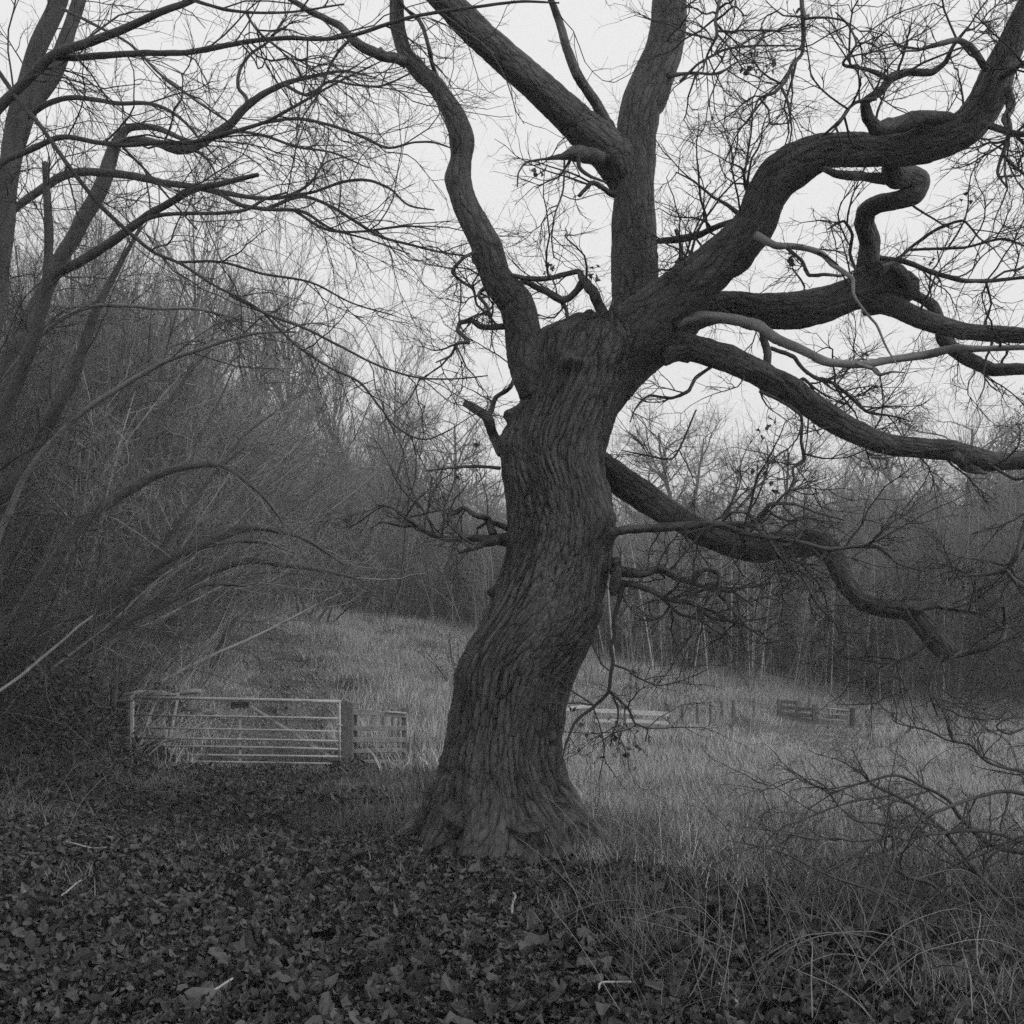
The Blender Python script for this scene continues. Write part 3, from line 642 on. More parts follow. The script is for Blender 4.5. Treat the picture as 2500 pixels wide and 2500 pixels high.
def eul(ax, ay, az):
    cx_, sx, cy_, sy, cz, sz = np.cos(ax), np.sin(ax), np.cos(ay), np.sin(ay), np.cos(az), np.sin(az)
    return np.stack([np.stack([cy_ * cz, sx * sy * cz - cx_ * sz, cx_ * sy * cz + sx * sz], -1), np.stack([cy_ * sz, sx * sy * sz + cx_ * cz, cx_ * sy * sz - sx * cz], -1), np.stack([-sy, sx * cy_, cx_ * cy_], -1)], -2)
def bake_leaves(pos, size, ax, ay, az, r, protos=None):
    protos = protos or LEAVES
    k = r.integers(0, len(protos), len(pos)); out = []
    Rm = eul(ax, ay, az)
    for q in range(len(protos)):
        s_ = np.where(k == q)[0]
        if not len(s_): continue
        V, F = protos[q]
        W = np.einsum('nij,vj->nvi', Rm[s_], V) * size[s_][:, None, None] + pos[s_][:, None]
        FF = (F[None] + (np.arange(len(s_)) * len(V))[:, None, None]).reshape(-1, 3)
        out.append((W.reshape(-1, 3), [FF], {'rnd': np.repeat(r.random(len(s_)), len(V))}))
    return merge(out)
# a few withered leaves still on the oak
tips = np.concatenate([e[:, -1] for e in ends[1:2]]); pick = tips[rl.choice(len(tips), 110, False)]
hang = P(1500, 1800, 8.6); cl = np.repeat(pick[:24], 3, 0) + rl.normal(0, .03, (72, 3)); cl = np.vstack([cl, hang + rl.normal(0, 1, (34, 3)) * (.22, .1, .13)])
cl = np.vstack([cl] + [P(*q, 8.6) + rl.normal(0, .035, (7, 3)) for q in ((1835, 150), (1885, 152), (1832, 178), (1340, 655), (1455, 668), (1315, 418), (1925, 630))])
pu = 1250 + 2500 * cl[:, 0] / cl[:, 1]; pv = HOR - 2500 * (cl[:, 2] - CAM_H) / cl[:, 1]; cl = cl[~((pu > 1800) & (pv > 1560) & (pv < 1800))]
n = len(cl)
V, F, A = bake_leaves(cl, rl.uniform(.04, .075, n), rl.uniform(-1.6, 1.6, n), rl.uniform(-1.6, 1.6, n), rl.uniform(0, 6, n), rl)
tag(obj('withered_leaves', mesh('withered_leaves', V - ob, F, M_LEAFHANG, A, False), OAK), kind='stuff')

# ------------------------------------------------------------------ traced trees of the left-hand wood
def px_path(pts, y0, y1, ypts=None):
    pts = np.array(pts, float)
    d = np.concatenate(([0], np.cumsum(np.hypot(*np.diff(pts[:, :2], axis=0).T)))); f = d / d[-1]
    Y = y0 + (y1 - y0) * f if ypts is None else np.interp(f, np.linspace(0, 1, len(ypts)), ypts)
    return np.array([np.append(P(p[0], p[1], y), p[2] / 2 * y / 2500) for p, y in zip(pts, Y)])
def to_ground(path, sx=0., k=4):
    """carry a stem that leaves the picture or the undergrowth down into the ground"""
    p = path[0]; z = float(gz(p[0], p[1])) - .15
    if p[2] <= z + .1: return path
    n = np.linspace(1, 0, k, endpoint=False)[:, None]
    b = np.array((p[0] - sx, p[1] + .1, z, p[3] * 1.25))
    return np.vstack([p * (1 - n) + b * n, path])
def traced_tree(name, label, stems, r, spec, dens, cat='tree', mat_=None, group=None, twmat=None, ang=38, pale=()):
    """stems: list of (path, part name, ground?)"""
    b = None; paths = []
    for path, nm, g in stems:
        if g is not None: path = to_ground(path, g)
        if b is None:
            b = path[0, :3].copy(); b[2] = float(gz(b[0], b[1])); root = empty(name, b, label, cat, group)
        paths.append((path, nm))
    allC = []
    for k, (path, nm) in enumerate(paths):
        rm = path[:, 3].max()
        V, F, A = limb(path, int(np.clip(rm * 2 * np.pi / .02, 6, 22)), max(.04, rm * .5), q=1.0, lump=.05, seed=k + len(paths) * 13, zs=.5)
        obj(nm, mesh(nm, V - b, F, (M_PALE if k in pale else (mat_ or M_STEM)), A), root)
        C, _ = spline(path, .08); allC.append(C)
    st = spawn(allC, dens, r, ang, .12)
    if len(st[0]):
        pr, en = twig_tree((st[0], st[1], np.maximum(st[2], .005)), r, spec)
        V, F, A = merge(pr)
        tag(obj('twigs', mesh('twigs', V - b, F, twmat or M_TWIG, A), root), kind='stuff')
    return root
HSPEC = [dict(L=1.3, R=.008, seg=9, g=.2, up=-.03), dict(n=7, a=40, L=.55, R=.0042, seg=5, g=.24, up=-.01), dict(n=4, a=46, L=.14, R=.0026, seg=3, g=.28)]
r2 = np.random.default_rng(31)
pp = px_path
traced_tree('forked_tree', 'tall bare tree at the top left with two leaning trunks and long branches reaching right', [
    (pp([(-60, 1500, 60), (-45, 1000, 56), (-20, 760, 52), (9, 543, 50), (31, 361, 46), (61, 217, 42), (100, 96, 40), (143, 0, 40), (180, -120, 34)], 10.5, 10.0), 'trunk', 0.),
    (pp([(-50, 900, 50), (-12, 600, 48), (17, 435, 46), (48, 330, 42), (74, 261, 40), (130, 174, 40), (157, 109, 36), (191, 9, 30), (215, -100, 26)], 10.4, 10.6), 'trunk', None),
    (pp([(-60, 320, 28), (0, 261, 24), (65, 196, 22), (130, 135, 22), (217, 104, 20), (304, 70, 18), (391, 30, 16), (470, 0, 14), (560, -60, 10)], 8.4, 7.6), 'branch', None),
    (pp([(125, 138, 18), (174, 141, 16), (261, 135, 15), (348, 130, 14), (457, 128, 13), (543, 113, 12), (617, 100, 11), (696, 93, 10), (800, 95, 9), (865, 85, 9), (952, 57, 9), (1017, 39, 8), (1083, 28, 8), (1191, 13, 7), (1270, 4, 6), (1365, 7, 4)], 8.2, 7.4), 'branch', None),
    (pp([(60, 290, 14), (109, 257, 13), (165, 239, 12), (217, 241, 11), (283, 252, 10), (370, 254, 9), (413, 270, 8), (457, 304, 7), (483, 335, 5), (540, 400, 4)], 10.4, 9.6), 'branch', None),
    (pp([(470, 0, 8), (560, 25, 8), (606, 30, 7), (700, 30, 6), (840, 10, 4)], 7.6, 7.2), 'branch', None),
    (pp([(600, 30, 6), (625, 70, 6), (650, 95, 5), (720, 140, 4), (780, 180, 3)], 7.6, 7.6), 'branch', None),
    (pp([(150, 20, 8), (230, 60, 7), (320, 110, 6), (390, 180, 6), (470, 240, 5), (560, 300, 4)], 9.8, 9.2), 'branch', None),
], r2, HSPEC, 3.2)
traced_tree('hooked_tree', 'bare tree at left with a thick leaning stem hooked over near its top', [
    (pp([(20, 900, 40), (90, 745, 38), (150, 630, 35), (200, 543, 35), (239, 470, 36), (270, 391, 32), (291, 339, 24), (309, 315, 19), (343, 309, 16), (383, 313, 14), (435, 335, 11), (480, 350, 7)], 13.5, 12.8), 'trunk', .9),
    (pp([(285, 352, 18), (310, 342, 14), (350, 341, 15), (391, 352, 18), (435, 365, 23), (470, 361, 20), (522, 330, 20), (565, 300, 20), (600, 261, 18), (643, 230, 15), (696, 204, 12), (761, 187, 9), (840, 174, 6), (920, 190, 3)], 12.9, 12.0), 'branch', None),
    (pp([(604, 258, 11), (602, 240, 10), (583, 217, 9), (585, 174, 8), (609, 135, 7), (652, 104, 6), (700, 40, 4)], 12.5, 12.4), 'branch', None),
    (pp([(0, 545, 18), (43, 504, 18), (109, 457, 19), (152, 430, 19), (261, 422, 19), (348, 435, 17), (413, 448, 15), (478, 457, 15), (543, 470, 12), (630, 483, 10), (704, 478, 8), (761, 443, 6), (791, 400, 4), (860, 380, 3)], 12.6, 11.6), 'branch', None),
    (pp([(530, 468, 11), (587, 500, 10), (652, 511, 9), (739, 517, 8), (804, 556, 6), (900, 585, 4), (1000, 620, 3)], 12, 11.4), 'branch', None),
    (pp([(430, 360, 7), (490, 375, 7), (520, 410, 6), (530, 440, 4)], 12.6, 12.4), 'branch', None),
    (pp([(690, 205, 8), (760, 230, 8), (800, 200, 7), (865, 207, 6), (935, 209, 5), (1000, 180, 4), (1050, 160, 3)], 12.2, 11.4), 'branch', None),
    (pp([(640, 300, 9), (720, 290, 8), (800, 304, 7), (887, 335, 7), (952, 361, 6), (1009, 348, 5), (1061, 348, 5), (1100, 361, 3)], 12.2, 11.2), 'branch', None),
    (pp([(700, 478, 8), (760, 470, 7), (843, 443, 7), (887, 439, 7), (952, 461, 6), (996, 500, 5), (1060, 513, 3)], 11.8, 11.0), 'branch', None),
    (pp([(650, 511, 9), (740, 480, 8), (800, 500, 8), (865, 539, 8), (930, 578, 7), (996, 596, 6), (1083, 617, 5), (1148, 626, 4)], 11.9, 11.0), 'branch', None),
    (pp([(720, 515, 7), (800, 561, 7), (887, 565, 6), (952, 556, 6), (1000, 552, 5), (1060, 561, 3)], 11.8, 11.2), 'branch', None),
    (pp([(565, 318, 8), (640, 330, 7), (730, 360, 6), (800, 370, 5), (900, 410, 3)], 12.4, 11.6), 'branch', None),
], r2, HSPEC, 3.6)
traced_tree('diagonal_branch_tree', 'slim bare tree at left whose long branches cross the others diagonally', [
    (pp([(-70, 700, 26), (-40, 460, 22), (0, 400, 16), (65, 370, 14), (152, 335, 12), (239, 348, 11), (304, 354, 11), (391, 348, 11), (465, 348, 10), (522, 333, 10), (587, 317, 9), (652, 296, 8), (717, 261, 7), (826, 200, 5), (930, 150, 3)], 8.6, 8.0), 'branch', 0.),
    (pp([(-30, 140, 11), (0, 180, 11), (43, 243, 11), (100, 309, 11), (152, 383, 11), (196, 443, 11), (243, 500, 11), (313, 565, 10), (378, 617, 8), (439, 643, 7), (522, 696, 6), (610, 740, 4), (700, 800, 3)], 8.2, 8.6), 'branch', None),
    (pp([(560, 720, 7), (660, 770, 7), (740, 800, 6), (830, 845, 6), (930, 895, 5), (1017, 921, 5), (1110, 925, 4), (1191, 917, 3)], 8.6, 8.3), 'branch', None),
    (pp([(640, 760, 7), (720, 840, 6), (800, 895, 6), (878, 934, 6), (925, 990, 5), (965, 1040, 5), (1039, 1073, 4), (1104, 1047, 3)], 8.6, 8.4), 'branch', None),
    (pp([(430, 640, 7), (540, 640, 6), (640, 668, 6), (760, 690, 5), (860, 740, 4), (960, 770, 3)], 8.7, 8.3), 'branch', None),
    (pp([(300, 360, 7), (350, 410, 6), (410, 480, 5), (480, 560, 4)], 8.4, 8.4), 'branch', None),
], r2, HSPEC, 3.0)
traced_tree('pruned_tree', 'leaning tree at left edge with a sawn upright stub and a sawn arm', [
    (pp([(-60, 1180, 40), (0, 1030, 35), (39, 939, 33), (78, 840, 30), (100, 761, 27), (117, 690, 28), (117, 652, 22), (119, 565, 20), (115, 478, 18), (111, 398, 17)], 9.4, 9.2), 'trunk', .4),
    (pp([(112, 700, 24), (140, 668, 24), (196, 639, 22), (283, 583, 21), (348, 535, 19), (413, 496, 17), (478, 461, 15), (543, 448, 13), (630, 426, 10)], 9.3, 8.7), 'branch', None),
    (pp([(310, 560, 9), (370, 530, 10), (430, 522, 9), (540, 520, 8), (600, 512, 8), (650, 485, 6), (700, 470, 5)], 9.0, 8.8), 'branch', None),
], r2, HSPEC, 1.6)
traced_tree('leaning_tree', 'slanting fluted stem beside a pale arching branch at the left edge', [
    (pp([(-30, 1300, 32), (0, 1221, 31), (57, 1156, 31), (109, 1047, 30), (165, 952, 28), (196, 873, 26), (209, 830, 24), (235, 757, 20), (270, 687, 16), (313, 609, 10), (350, 540, 6)], 12, 11.6), 'trunk', .5),
    (pp([(-15, 1340, 17), (0, 1300, 17), (26, 1243, 16), (57, 1169, 14), (100, 1108, 13), (152, 1052, 13), (217, 995, 13), (283, 952, 13), (348, 913, 12), (413, 878, 12), (478, 856, 10), (543, 834, 9), (620, 815, 7), (720, 810, 4)], 11.2, 10.2), 'stem', .2),
    (pp([(0, 950, 12), (60, 860, 12), (90, 826, 12), (217, 750, 10), (304, 746, 10), (391, 754, 8), (478, 754, 7), (565, 774, 5), (650, 800, 3)], 11.8, 11), 'stem', .3),
    (pp([(-20, 980, 60), (15, 900, 52), (60, 830, 44), (110, 740, 30)], 13, 13), 'trunk', .3),
], r2, HSPEC, 2.2, pale=(1, 2))
AR = [dict(L=1.5, R=.009, seg=8, g=.17, up=.0), dict(n=7, a=40, L=.75, R=.0055, seg=4, g=.2, up=-.02), dict(n=4, a=44, L=.25, R=.0035, seg=3, g=.24)]
traced_tree('arching_hazel', 'dense many-stemmed hazel at left arching over the path above the gate', [
    (pp([(60, 1470, 34), (130, 1370, 31), (217, 1265, 27), (261, 1230, 26), (326, 1191, 23), (391, 1156, 21), (457, 1139, 18), (522, 1134, 16), (587, 1165, 12), (630, 1200, 9), (674, 1252, 6), (720, 1330, 4)], 16, 16.5), 'stem', .6),
    (pp([(120, 1620, 34), (180, 1545, 31), (239, 1482, 30), (304, 1430, 29), (391, 1373, 26), (478, 1334, 23), (543, 1308, 21), (609, 1287, 18), (674, 1295, 14), (739, 1313, 12), (783, 1339, 9), (840, 1378, 5)], 17.5, 18), 'stem', .3),
    (pp([(190, 1590, 26), (250, 1520, 23), (304, 1465, 22), (413, 1382, 21), (478, 1339, 18), (565, 1321, 14), (652, 1326, 9), (720, 1350, 5)], 18, 19), 'stem', .3),
    (pp([(150, 1630, 31), (205, 1585, 29), (261, 1547, 26), (348, 1491, 26), (435, 1439, 23), (522, 1391, 21), (609, 1369, 18), (696, 1378, 14), (783, 1391, 12), (870, 1412, 6)], 18.5, 19.5), 'stem', .3),
    (pp([(170, 1600, 17), (239, 1560, 16), (304, 1521, 16), (391, 1482, 14), (457, 1447, 12), (500, 1428, 10), (557, 1426, 8), (600, 1432, 5)], 17, 17.5), 'stem', .2),
    (pp([(260, 1300, 13), (330, 1120, 13), (390, 1010, 13), (430, 960, 10), (470, 900, 8), (520, 850, 4)], 17, 17.5), 'stem', .8),
    (pp([(230, 1640, 16), (300, 1400, 14), (360, 1270, 13), (420, 1170, 12), (470, 1090, 9), (520, 1010, 6), (570, 900, 4)], 19, 20), 'stem', .1),
    (pp([(280, 1640, 16), (350, 1450, 14), (420, 1310, 13), (480, 1220, 12), (540, 1130, 9), (600, 1060, 6), (680, 1000, 4)], 20, 21), 'stem', .1),
    (pp([(210, 1640, 16), (270, 1530, 14), (340, 1420, 13), (400, 1330, 12), (450, 1260, 10), (520, 1160, 8), (600, 1090, 5)], 18, 18), 'stem', .1),
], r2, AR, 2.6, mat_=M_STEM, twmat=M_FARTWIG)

# ------------------------------------------------------------------ generated woody plants
def gen_plant(r, n0, h, spread, r0, spec, gn=.07, up=.05, lean=(0, 0), seg0=10, sides0=6, base=.25, wob=None):
    p0 = np.column_stack([r.normal(0, base, n0), r.normal(0, base, n0), np.full(n0, -.15)])
    d0 = np.column_stack([r.normal(lean[0], spread, n0), r.normal(lean[1], spread, n0), np.ones(n0)])
    Ln = h * r.uniform(.7, 1.12, n0); Rn = r0 * r.uniform(.5, 1.15, n0)
    pts, rad = grow(p0, d0, Ln, Rn, seg0, gn, up, r, .15)
    tr = tubes(pts, rad, sides0)
    tr[2]['bk'] = tr[0] * np.array((1, 1, .4))
    rest = []; ends = None
    p, d, rp = None, None, None
    for lv, s in enumerate(spec):
        p, d, rp, t = kids(pts, rad, s['n'], s['a'], r, s.get('t0', .2), 1., s.get('bias'))
        N = len(p); Ln = s['L'] * r.uniform(.45, 1.25, N) * (1.25 - .6 * t)
        Rn = np.minimum(rp * .7, s['R'])
        pts, rad = grow(p, d, Ln, Rn, s['seg'], s['g'], s.get('up', 0), r, .3)
        rest.append(tubes(pts, rad, s.get('sides', 3))); ends = pts
    return tr, merge(rest), ends
r3 = np.random.default_rng(77)
# scrub, saplings and leaning hazels that stand too thick to count
SC1 = [dict(n=9, a=34, L=2.0, R=.022, seg=5, g=.14, up=.05, t0=.15), dict(n=6, a=36, L=.9, R=.012, seg=4, g=.17, up=.02), dict(n=4, a=42, L=.42, R=.008, seg=3, g=.2)]
scrub = []
for k in range(4):
    tr, rest, _ = gen_plant(r3, 10, 6.5, .28, .045, SC1, gn=.08, up=.04, base=.5)
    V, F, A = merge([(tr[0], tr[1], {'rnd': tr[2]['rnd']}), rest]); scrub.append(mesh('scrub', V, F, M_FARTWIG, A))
hz = []  # leaning hazels
SC2 = [dict(n=10, a=42, L=2.0, R=.014, seg=6, g=.2, up=-.06, t0=.25), dict(n=7, a=44, L=.95, R=.008, seg=4, g=.22, up=-.03), dict(n=5, a=48, L=.36, R=.0055, seg=3, g=.26)]
for k in range(3):
    tr, rest, _ = gen_plant(r3, 9, 6.5, .30, .05, SC2, gn=.05, up=-.01, lean=(.45, -.1), base=.35)
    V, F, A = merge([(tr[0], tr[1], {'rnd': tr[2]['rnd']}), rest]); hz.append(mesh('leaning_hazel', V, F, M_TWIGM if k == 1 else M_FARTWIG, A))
sap = []
SC3 = [dict(n=14, a=30, L=.9, R=.009, seg=4, g=.15, up=.06, t0=.3), dict(n=5, a=38, L=.4, R=.006, seg=3, g=.18, up=.04)]
for k in range(3):
    tr, rest, _ = gen_plant(r3, 3, 6, .10, .038, SC3, gn=.03, up=.05, base=.4)
    V, F, A = merge([(tr[0], tr[1], {'rnd': tr[2]['rnd']}), rest]); sap.append(mesh('sapling', V, F, M_SAP, A))
def place(us, ys, smin, smax, r, nproto, off=0, tilt=.06):
    x = (us - 1250) / 2500 * ys; z = gz(x, ys); n = len(us); s = r.uniform(smin, smax, n)
    return np.column_stack([x, ys, z - .05]), np.column_stack([r.normal(0, tilt, n), r.normal(0, tilt, n), r.uniform(0, 6.28, n)]), np.column_stack([s, s, s * r.uniform(.85, 1.15, n)]), r.integers(0, nproto, n) + off
def cat(*q): return [np.concatenate(x) for x in zip(*q)]
def fieldedge(u):   # nearest distance at which the wood begins, by column
    return np.interp(u, [-300, 0, 300, 560, 700, 1000, 1250, 1500, 1800, 2100, 2500, 2900], [22, 23, 27, 42, 50, 54, 50, 44, 43, 42, 40, 38])
u = r3.uniform(-250, 2750, 560); y = fieldedge(u) + 2 + r3.gamma(1.3, 13, 560); k = y < 110
hs = np.interp(u[k], [0, 900, 1100, 1300, 1600, 1750, 1950, 2500], [1.5, 1.5, 1.3, 1.2, 1.15, 1.1, 1.4, 1.5])
q1 = list(place(u[k], y[k], .75, 1.25, r3, 4)); q1[2] *= hs[:, None]
u = r3.uniform(1380, 2700, 210); y = fieldedge(u) + r3.gamma(1.3, 8, 210); q2 = place(u, y, .75, 1.35, r3, 3, 4)
u = r3.uniform(880, 1250, 30); y = fieldedge(u) + r3.gamma(1.3, 8, 30); q3 = place(u, y, .7, 1.2, r3, 3, 4)
pos, rot, scl, idx = cat(q1, q2, q3)
scatter('woodland_scrub', scrub + sap, pos, rot, scl, idx, 'tangled bare scrub and saplings covering the far slope', 'scrub')
u = np.concatenate([r3.uniform(-520, -60, 16), r3.uniform(-300, 260, 40), r3.uniform(40, 330, 24)]); y = np.concatenate([r3.uniform(13, 22, 16), r3.uniform(22, 33, 40), r3.uniform(31, 45, 24)])
x = (u - 1250) / 2500 * y
pos, rot, scl, idx = place(u, y, .8, 1.25, r3, 3); rot[:, 2] = r3.normal(0, .8, len(u)); idx[:16] = 1; scl *= np.interp(y, [14, 22, 30, 44], [.9, 1.15, 1.6, 1.9])[:, None]
scatter('hazel_thicket', hz, pos, rot, scl, idx, 'dense dark tangle of leaning hazel stems filling the left-hand wood', 'thicket')
# slanting shoots crowded at the foot of the wood
N = 260
u = r3.uniform(-60, 600, N); y = r3.uniform(17, 30, N); ok = u < np.interp(y, [17, 20, 30], [330, 420, 560]); u, y = u[ok], y[ok]; N = len(u)
x = (u - 1250) / 2500 * y; p0 = np.column_stack([x, y, gz(x, y) - .05])
pts, rad = grow(p0, np.column_stack([r3.normal(.55, .3, N), r3.normal(0, .25, N), np.ones(N)]), r3.uniform(1.2, 4.0, N), r3.uniform(.006, .017, N), 9, .10, -.02, r3, .3)
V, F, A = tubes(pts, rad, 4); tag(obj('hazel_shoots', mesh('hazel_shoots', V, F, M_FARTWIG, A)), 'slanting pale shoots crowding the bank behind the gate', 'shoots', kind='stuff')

# tall fine-twigged trees behind the left wood, and separate trees beyond the slope
TSPEC = [dict(n=46, a=32, L=5.6, R=.06, seg=7, g=.09, up=.10, t0=.15, sides=4), dict(n=9, a=30, L=2.2, R=.022, seg=5, g=.12, up=.09), dict(n=6, a=32, L=1.0, R=.012, seg=4, g=.14, up=.08)]
OSP = [dict(n=17, a=58, L=6.0, R=.11, seg=8, g=.22, up=.06, t0=.3, sides=4), dict(n=7, a=46, L=2.4, R=.045, seg=6, g=.24, up=.05), dict(n=6, a=46, L=1.1, R=.018, seg=5, g=.26, up=.04), dict(n=4, a=44, L=.5, R=.012, seg=3, g=.26, up=.03)]
def tree_meshes(kind, seed):
    r = np.random.default_rng(seed)
    if kind == 'fine': tr, rest, en = gen_plant(r, 1, 17, .03, .22, TSPEC, gn=.02, up=.05, base=0, seg0=14, sides0=8)
    else: tr, rest, en = gen_plant(r, 1, 13, .06, .34, OSP, gn=.07, up=.05, base=0, seg0=12, sides0=9)
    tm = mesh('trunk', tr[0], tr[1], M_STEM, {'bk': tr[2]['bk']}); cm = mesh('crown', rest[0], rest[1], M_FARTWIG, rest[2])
    return tm, cm, tr[0]
FT = [tree_meshes('fine', s) for s in (3, 4)]; OT = [tree_meshes('oak', s) for s in (13, 14)]
def put_tree(ms, name, label, u, y, top, group, rz, ivy=False):
    x = (u - 1250) / 2500 * y; z = float(gz(x, y)); h = CAM_H + (HOR - top) / 2500 * y - z
    root = empty(name, (x, y, z), label, 'tree', group)
    zmax = 21. if name.startswith('fine') else 16.5
    s = h / zmax; root.scale = (s, s, s); root.rotation_euler = (0, 0, rz)
    obj('trunk', ms[0], root); c = obj('crown', ms[1], root); tag(c, kind='stuff')
    if ivy:
        r = np.random.default_rng(int(u)); n = 3500; k = r.integers(0, len(ms[2]), n); pz = ms[2][k] + r.normal(0, .22, (n, 3)); pz = pz[pz[:, 2] < 8.5]; n = len(pz)
        V, F, A = bake_leaves(pz, r.uniform(.08, .18, n), r.uniform(-2, 2, n), r.uniform(-2, 2, n), r.uniform(0, 6, n), r, TINY)
        tag(obj('ivy', mesh('ivy', V, F, M_EVER, A, False), root), kind='stuff')
    return root
GF_ = 'tall fine-twigged trees behind the left wood'
for k, (u, y, top) in enumerate([(60, 40, 190), (215, 44, 200), (350, 47, 215), (480, 50, 260), (600, 53, 320), (715, 57, 400), (830, 61, 520), (945, 66, 690)]):
    put_tree(FT[k % 2], 'fine_twigged_tree', ['leftmost', 'second from left', 'third from left', 'fourth from left', 'fifth from left', 'sixth from left', 'seventh from left', 'rightmost'][k] + ' of the tall fine-twigged trees rising behind the left wood', u, y, top, GF_, k * 1.7)
GB_ = 'bare trees on the far slope'
for k, (u, y, top, lab, iv) in enumerate([
        (985, 72, 780, 'bare spreading tree on the skyline left of the oak trunk', False), (1120, 78, 900, 'bare pale tree nearest the left side of the oak trunk on the skyline', False),
        (1590, 66, 900, 'small ivy-clad bare tree on the skyline just right of the oak trunk', True), (1700, 62, 860, 'ivy-clad forked tree standing against the sky right of the oak', True),
        (1820, 70, 960, 'bare twisted tree right of the ivy-clad one on the skyline', False), (2010, 75, 1000, 'bare tree behind the long drooping limb, middle of the right skyline', False),
        (2180, 68, 930, 'bare tree on the skyline left of the two tall right-hand ones', False), (2330, 58, 880, 'tall bare tree under the right-hand limbs near the dark evergreen', True), (2440, 60, 860, 'tall bare tree at the far right of the skyline', True),
        (1050, 62, 830, 'bare tree between the left hazels and the oak trunk, below the skyline', False), (1525, 58, 880, 'bare tree whose crown meets the right side of the oak trunk', False), (1650, 76, 900, 'faint bare tree behind the two ivy-clad ones', False),
        (1765, 58, 900, 'bare tree just right of the ivy-clad forked tree', False), (1900, 63, 950, 'bare tree under the middle of the long drooping limb', False), (2095, 60, 950, 'bare tree left of the pair under the right-hand limbs', False), (2255, 70, 860, 'tall faint bare tree between the two right-hand ivy trees', False)]):
    put_tree(OT[k % 2], 'skyline_tree', lab, u, y, top, GB_, k * 2.1, iv)
# dark evergreen bushes
def leaf_bush(name, label, c, rx, rz_, n, size, mat_, r, cat_='bush', lobes=7):
    cen = r.normal(0, .45, (lobes, 3)) * (rx, rx, rz_ * .5) + (0, 0, rz_ * .55); k = r.integers(0, lobes, n)
    p = cen[k] + norm(r.normal(size=(n, 3))) * (r.uniform(.5, 1, (n, 1)) ** .5) * np.array((rx * .55, rx * .55, rz_ * .42)); p[:, 2] = np.abs(p[:, 2])
    root = empty(name, c, label, cat_)
    V, F, A = bake_leaves(p, r.uniform(.6, 1.3, n) * size, r.uniform(-1.3, 1.3, n), r.uniform(-1.3, 1.3, n), r.uniform(0, 6, n), r, TINY)
    tag(obj('foliage', mesh('foliage', V, F, mat_, A, False), root), kind='stuff')
    m_ = 14; pts, rad = grow(np.zeros((m_, 3)) + (0, 0, -.1), np.column_stack([r.normal(0, .5, m_), r.normal(0, .5, m_), np.ones(m_)]), np.full(m_, rz_ * .9), np.full(m_, .03), 6, .1, .02, r)
    V, F, A = tubes(pts, rad, 4); tag(obj('stems', mesh('stems', V, F, M_TWIG, A), root), kind='stuff')
    return root
r4 = np.random.default_rng(99)
def gp(u, y): x = (u - 1250) / 2500 * y; return (x, y, float(gz(x, y)))
leaf_bush('evergreen_tree', 'dark evergreen rounded tree at the right edge below the skyline', gp(2440, 54), 4.0, 11.5, 15000, .30, M_EVER, r4, 'tree', 9)
leaf_bush('evergreen_bush', 'dark evergreen bush at right beyond the small far gate', gp(2330, 43), 4.5, 4.2, 12000, .21, M_EVER, r4)
leaf_bush('evergreen_bush', 'dark low bush half hidden behind the foreground branches at right edge', gp(2560, 36), 4.0, 4.0, 9000, .2, M_EVER, r4)
leaf_bush('holly_bush', 'small dark evergreen sprig bush against the left edge of the oak trunk', gp(1130, 33), 0.8, 2.6, 700, .10, M_EVER, r4)

# the pale-leaved hazel behind the gate
SCL = [dict(SC2[0], n=8), dict(SC2[1], n=5), dict(SC2[2], n=5)]
def leafy(name, label, u, y, seed, s, n_leaf):
    r = np.random.default_rng(seed); c = gp(u, y)
    root = empty(name, c, label, 'tree')
    tr, rest, en = gen_plant(r, 13, 6.4 * s, .42, .045, SCL, gn=.05, up=-.015, lean=(.25, -.15), base=.4)
    tag(obj('stems', mesh('stems', tr[0], tr[1], M_STEM, {'bk': tr[2]['bk']}), root), kind='stuff')
    tag(obj('twigs', mesh('twigs', rest[0], rest[1], M_TWIGP, rest[2]), root), kind='stuff')
    e = en[:, 1:].reshape(-1, 3); e = e[r.choice(len(e), min(n_leaf, len(e)), False)]; n = len(e)
    V, F, A = bake_leaves(e, r.uniform(.05, .10, n), r.uniform(-1.6, 1.6, n), r.uniform(-1.6, 1.6, n), r.uniform(0, 6, n), r, TINY)
    tag(obj('withered_leaves', mesh('withered_leaves', V, F, M_HAZLEAF, A, False), root), kind='stuff')
leafy('leafy_hazel', 'spreading hazel still holding pale withered leaves beyond the path', 760, 46, 51, 1.35, 9000)
leafy('leafy_hazel', 'pale-leaved hazel at the top of the path left of the other', 590, 44, 52, 1.2, 6500)
leafy('leafy_hazel', 'pale-twigged hazel at the wood edge just left of the oak trunk', 930, 54, 53, 1.15, 6000)
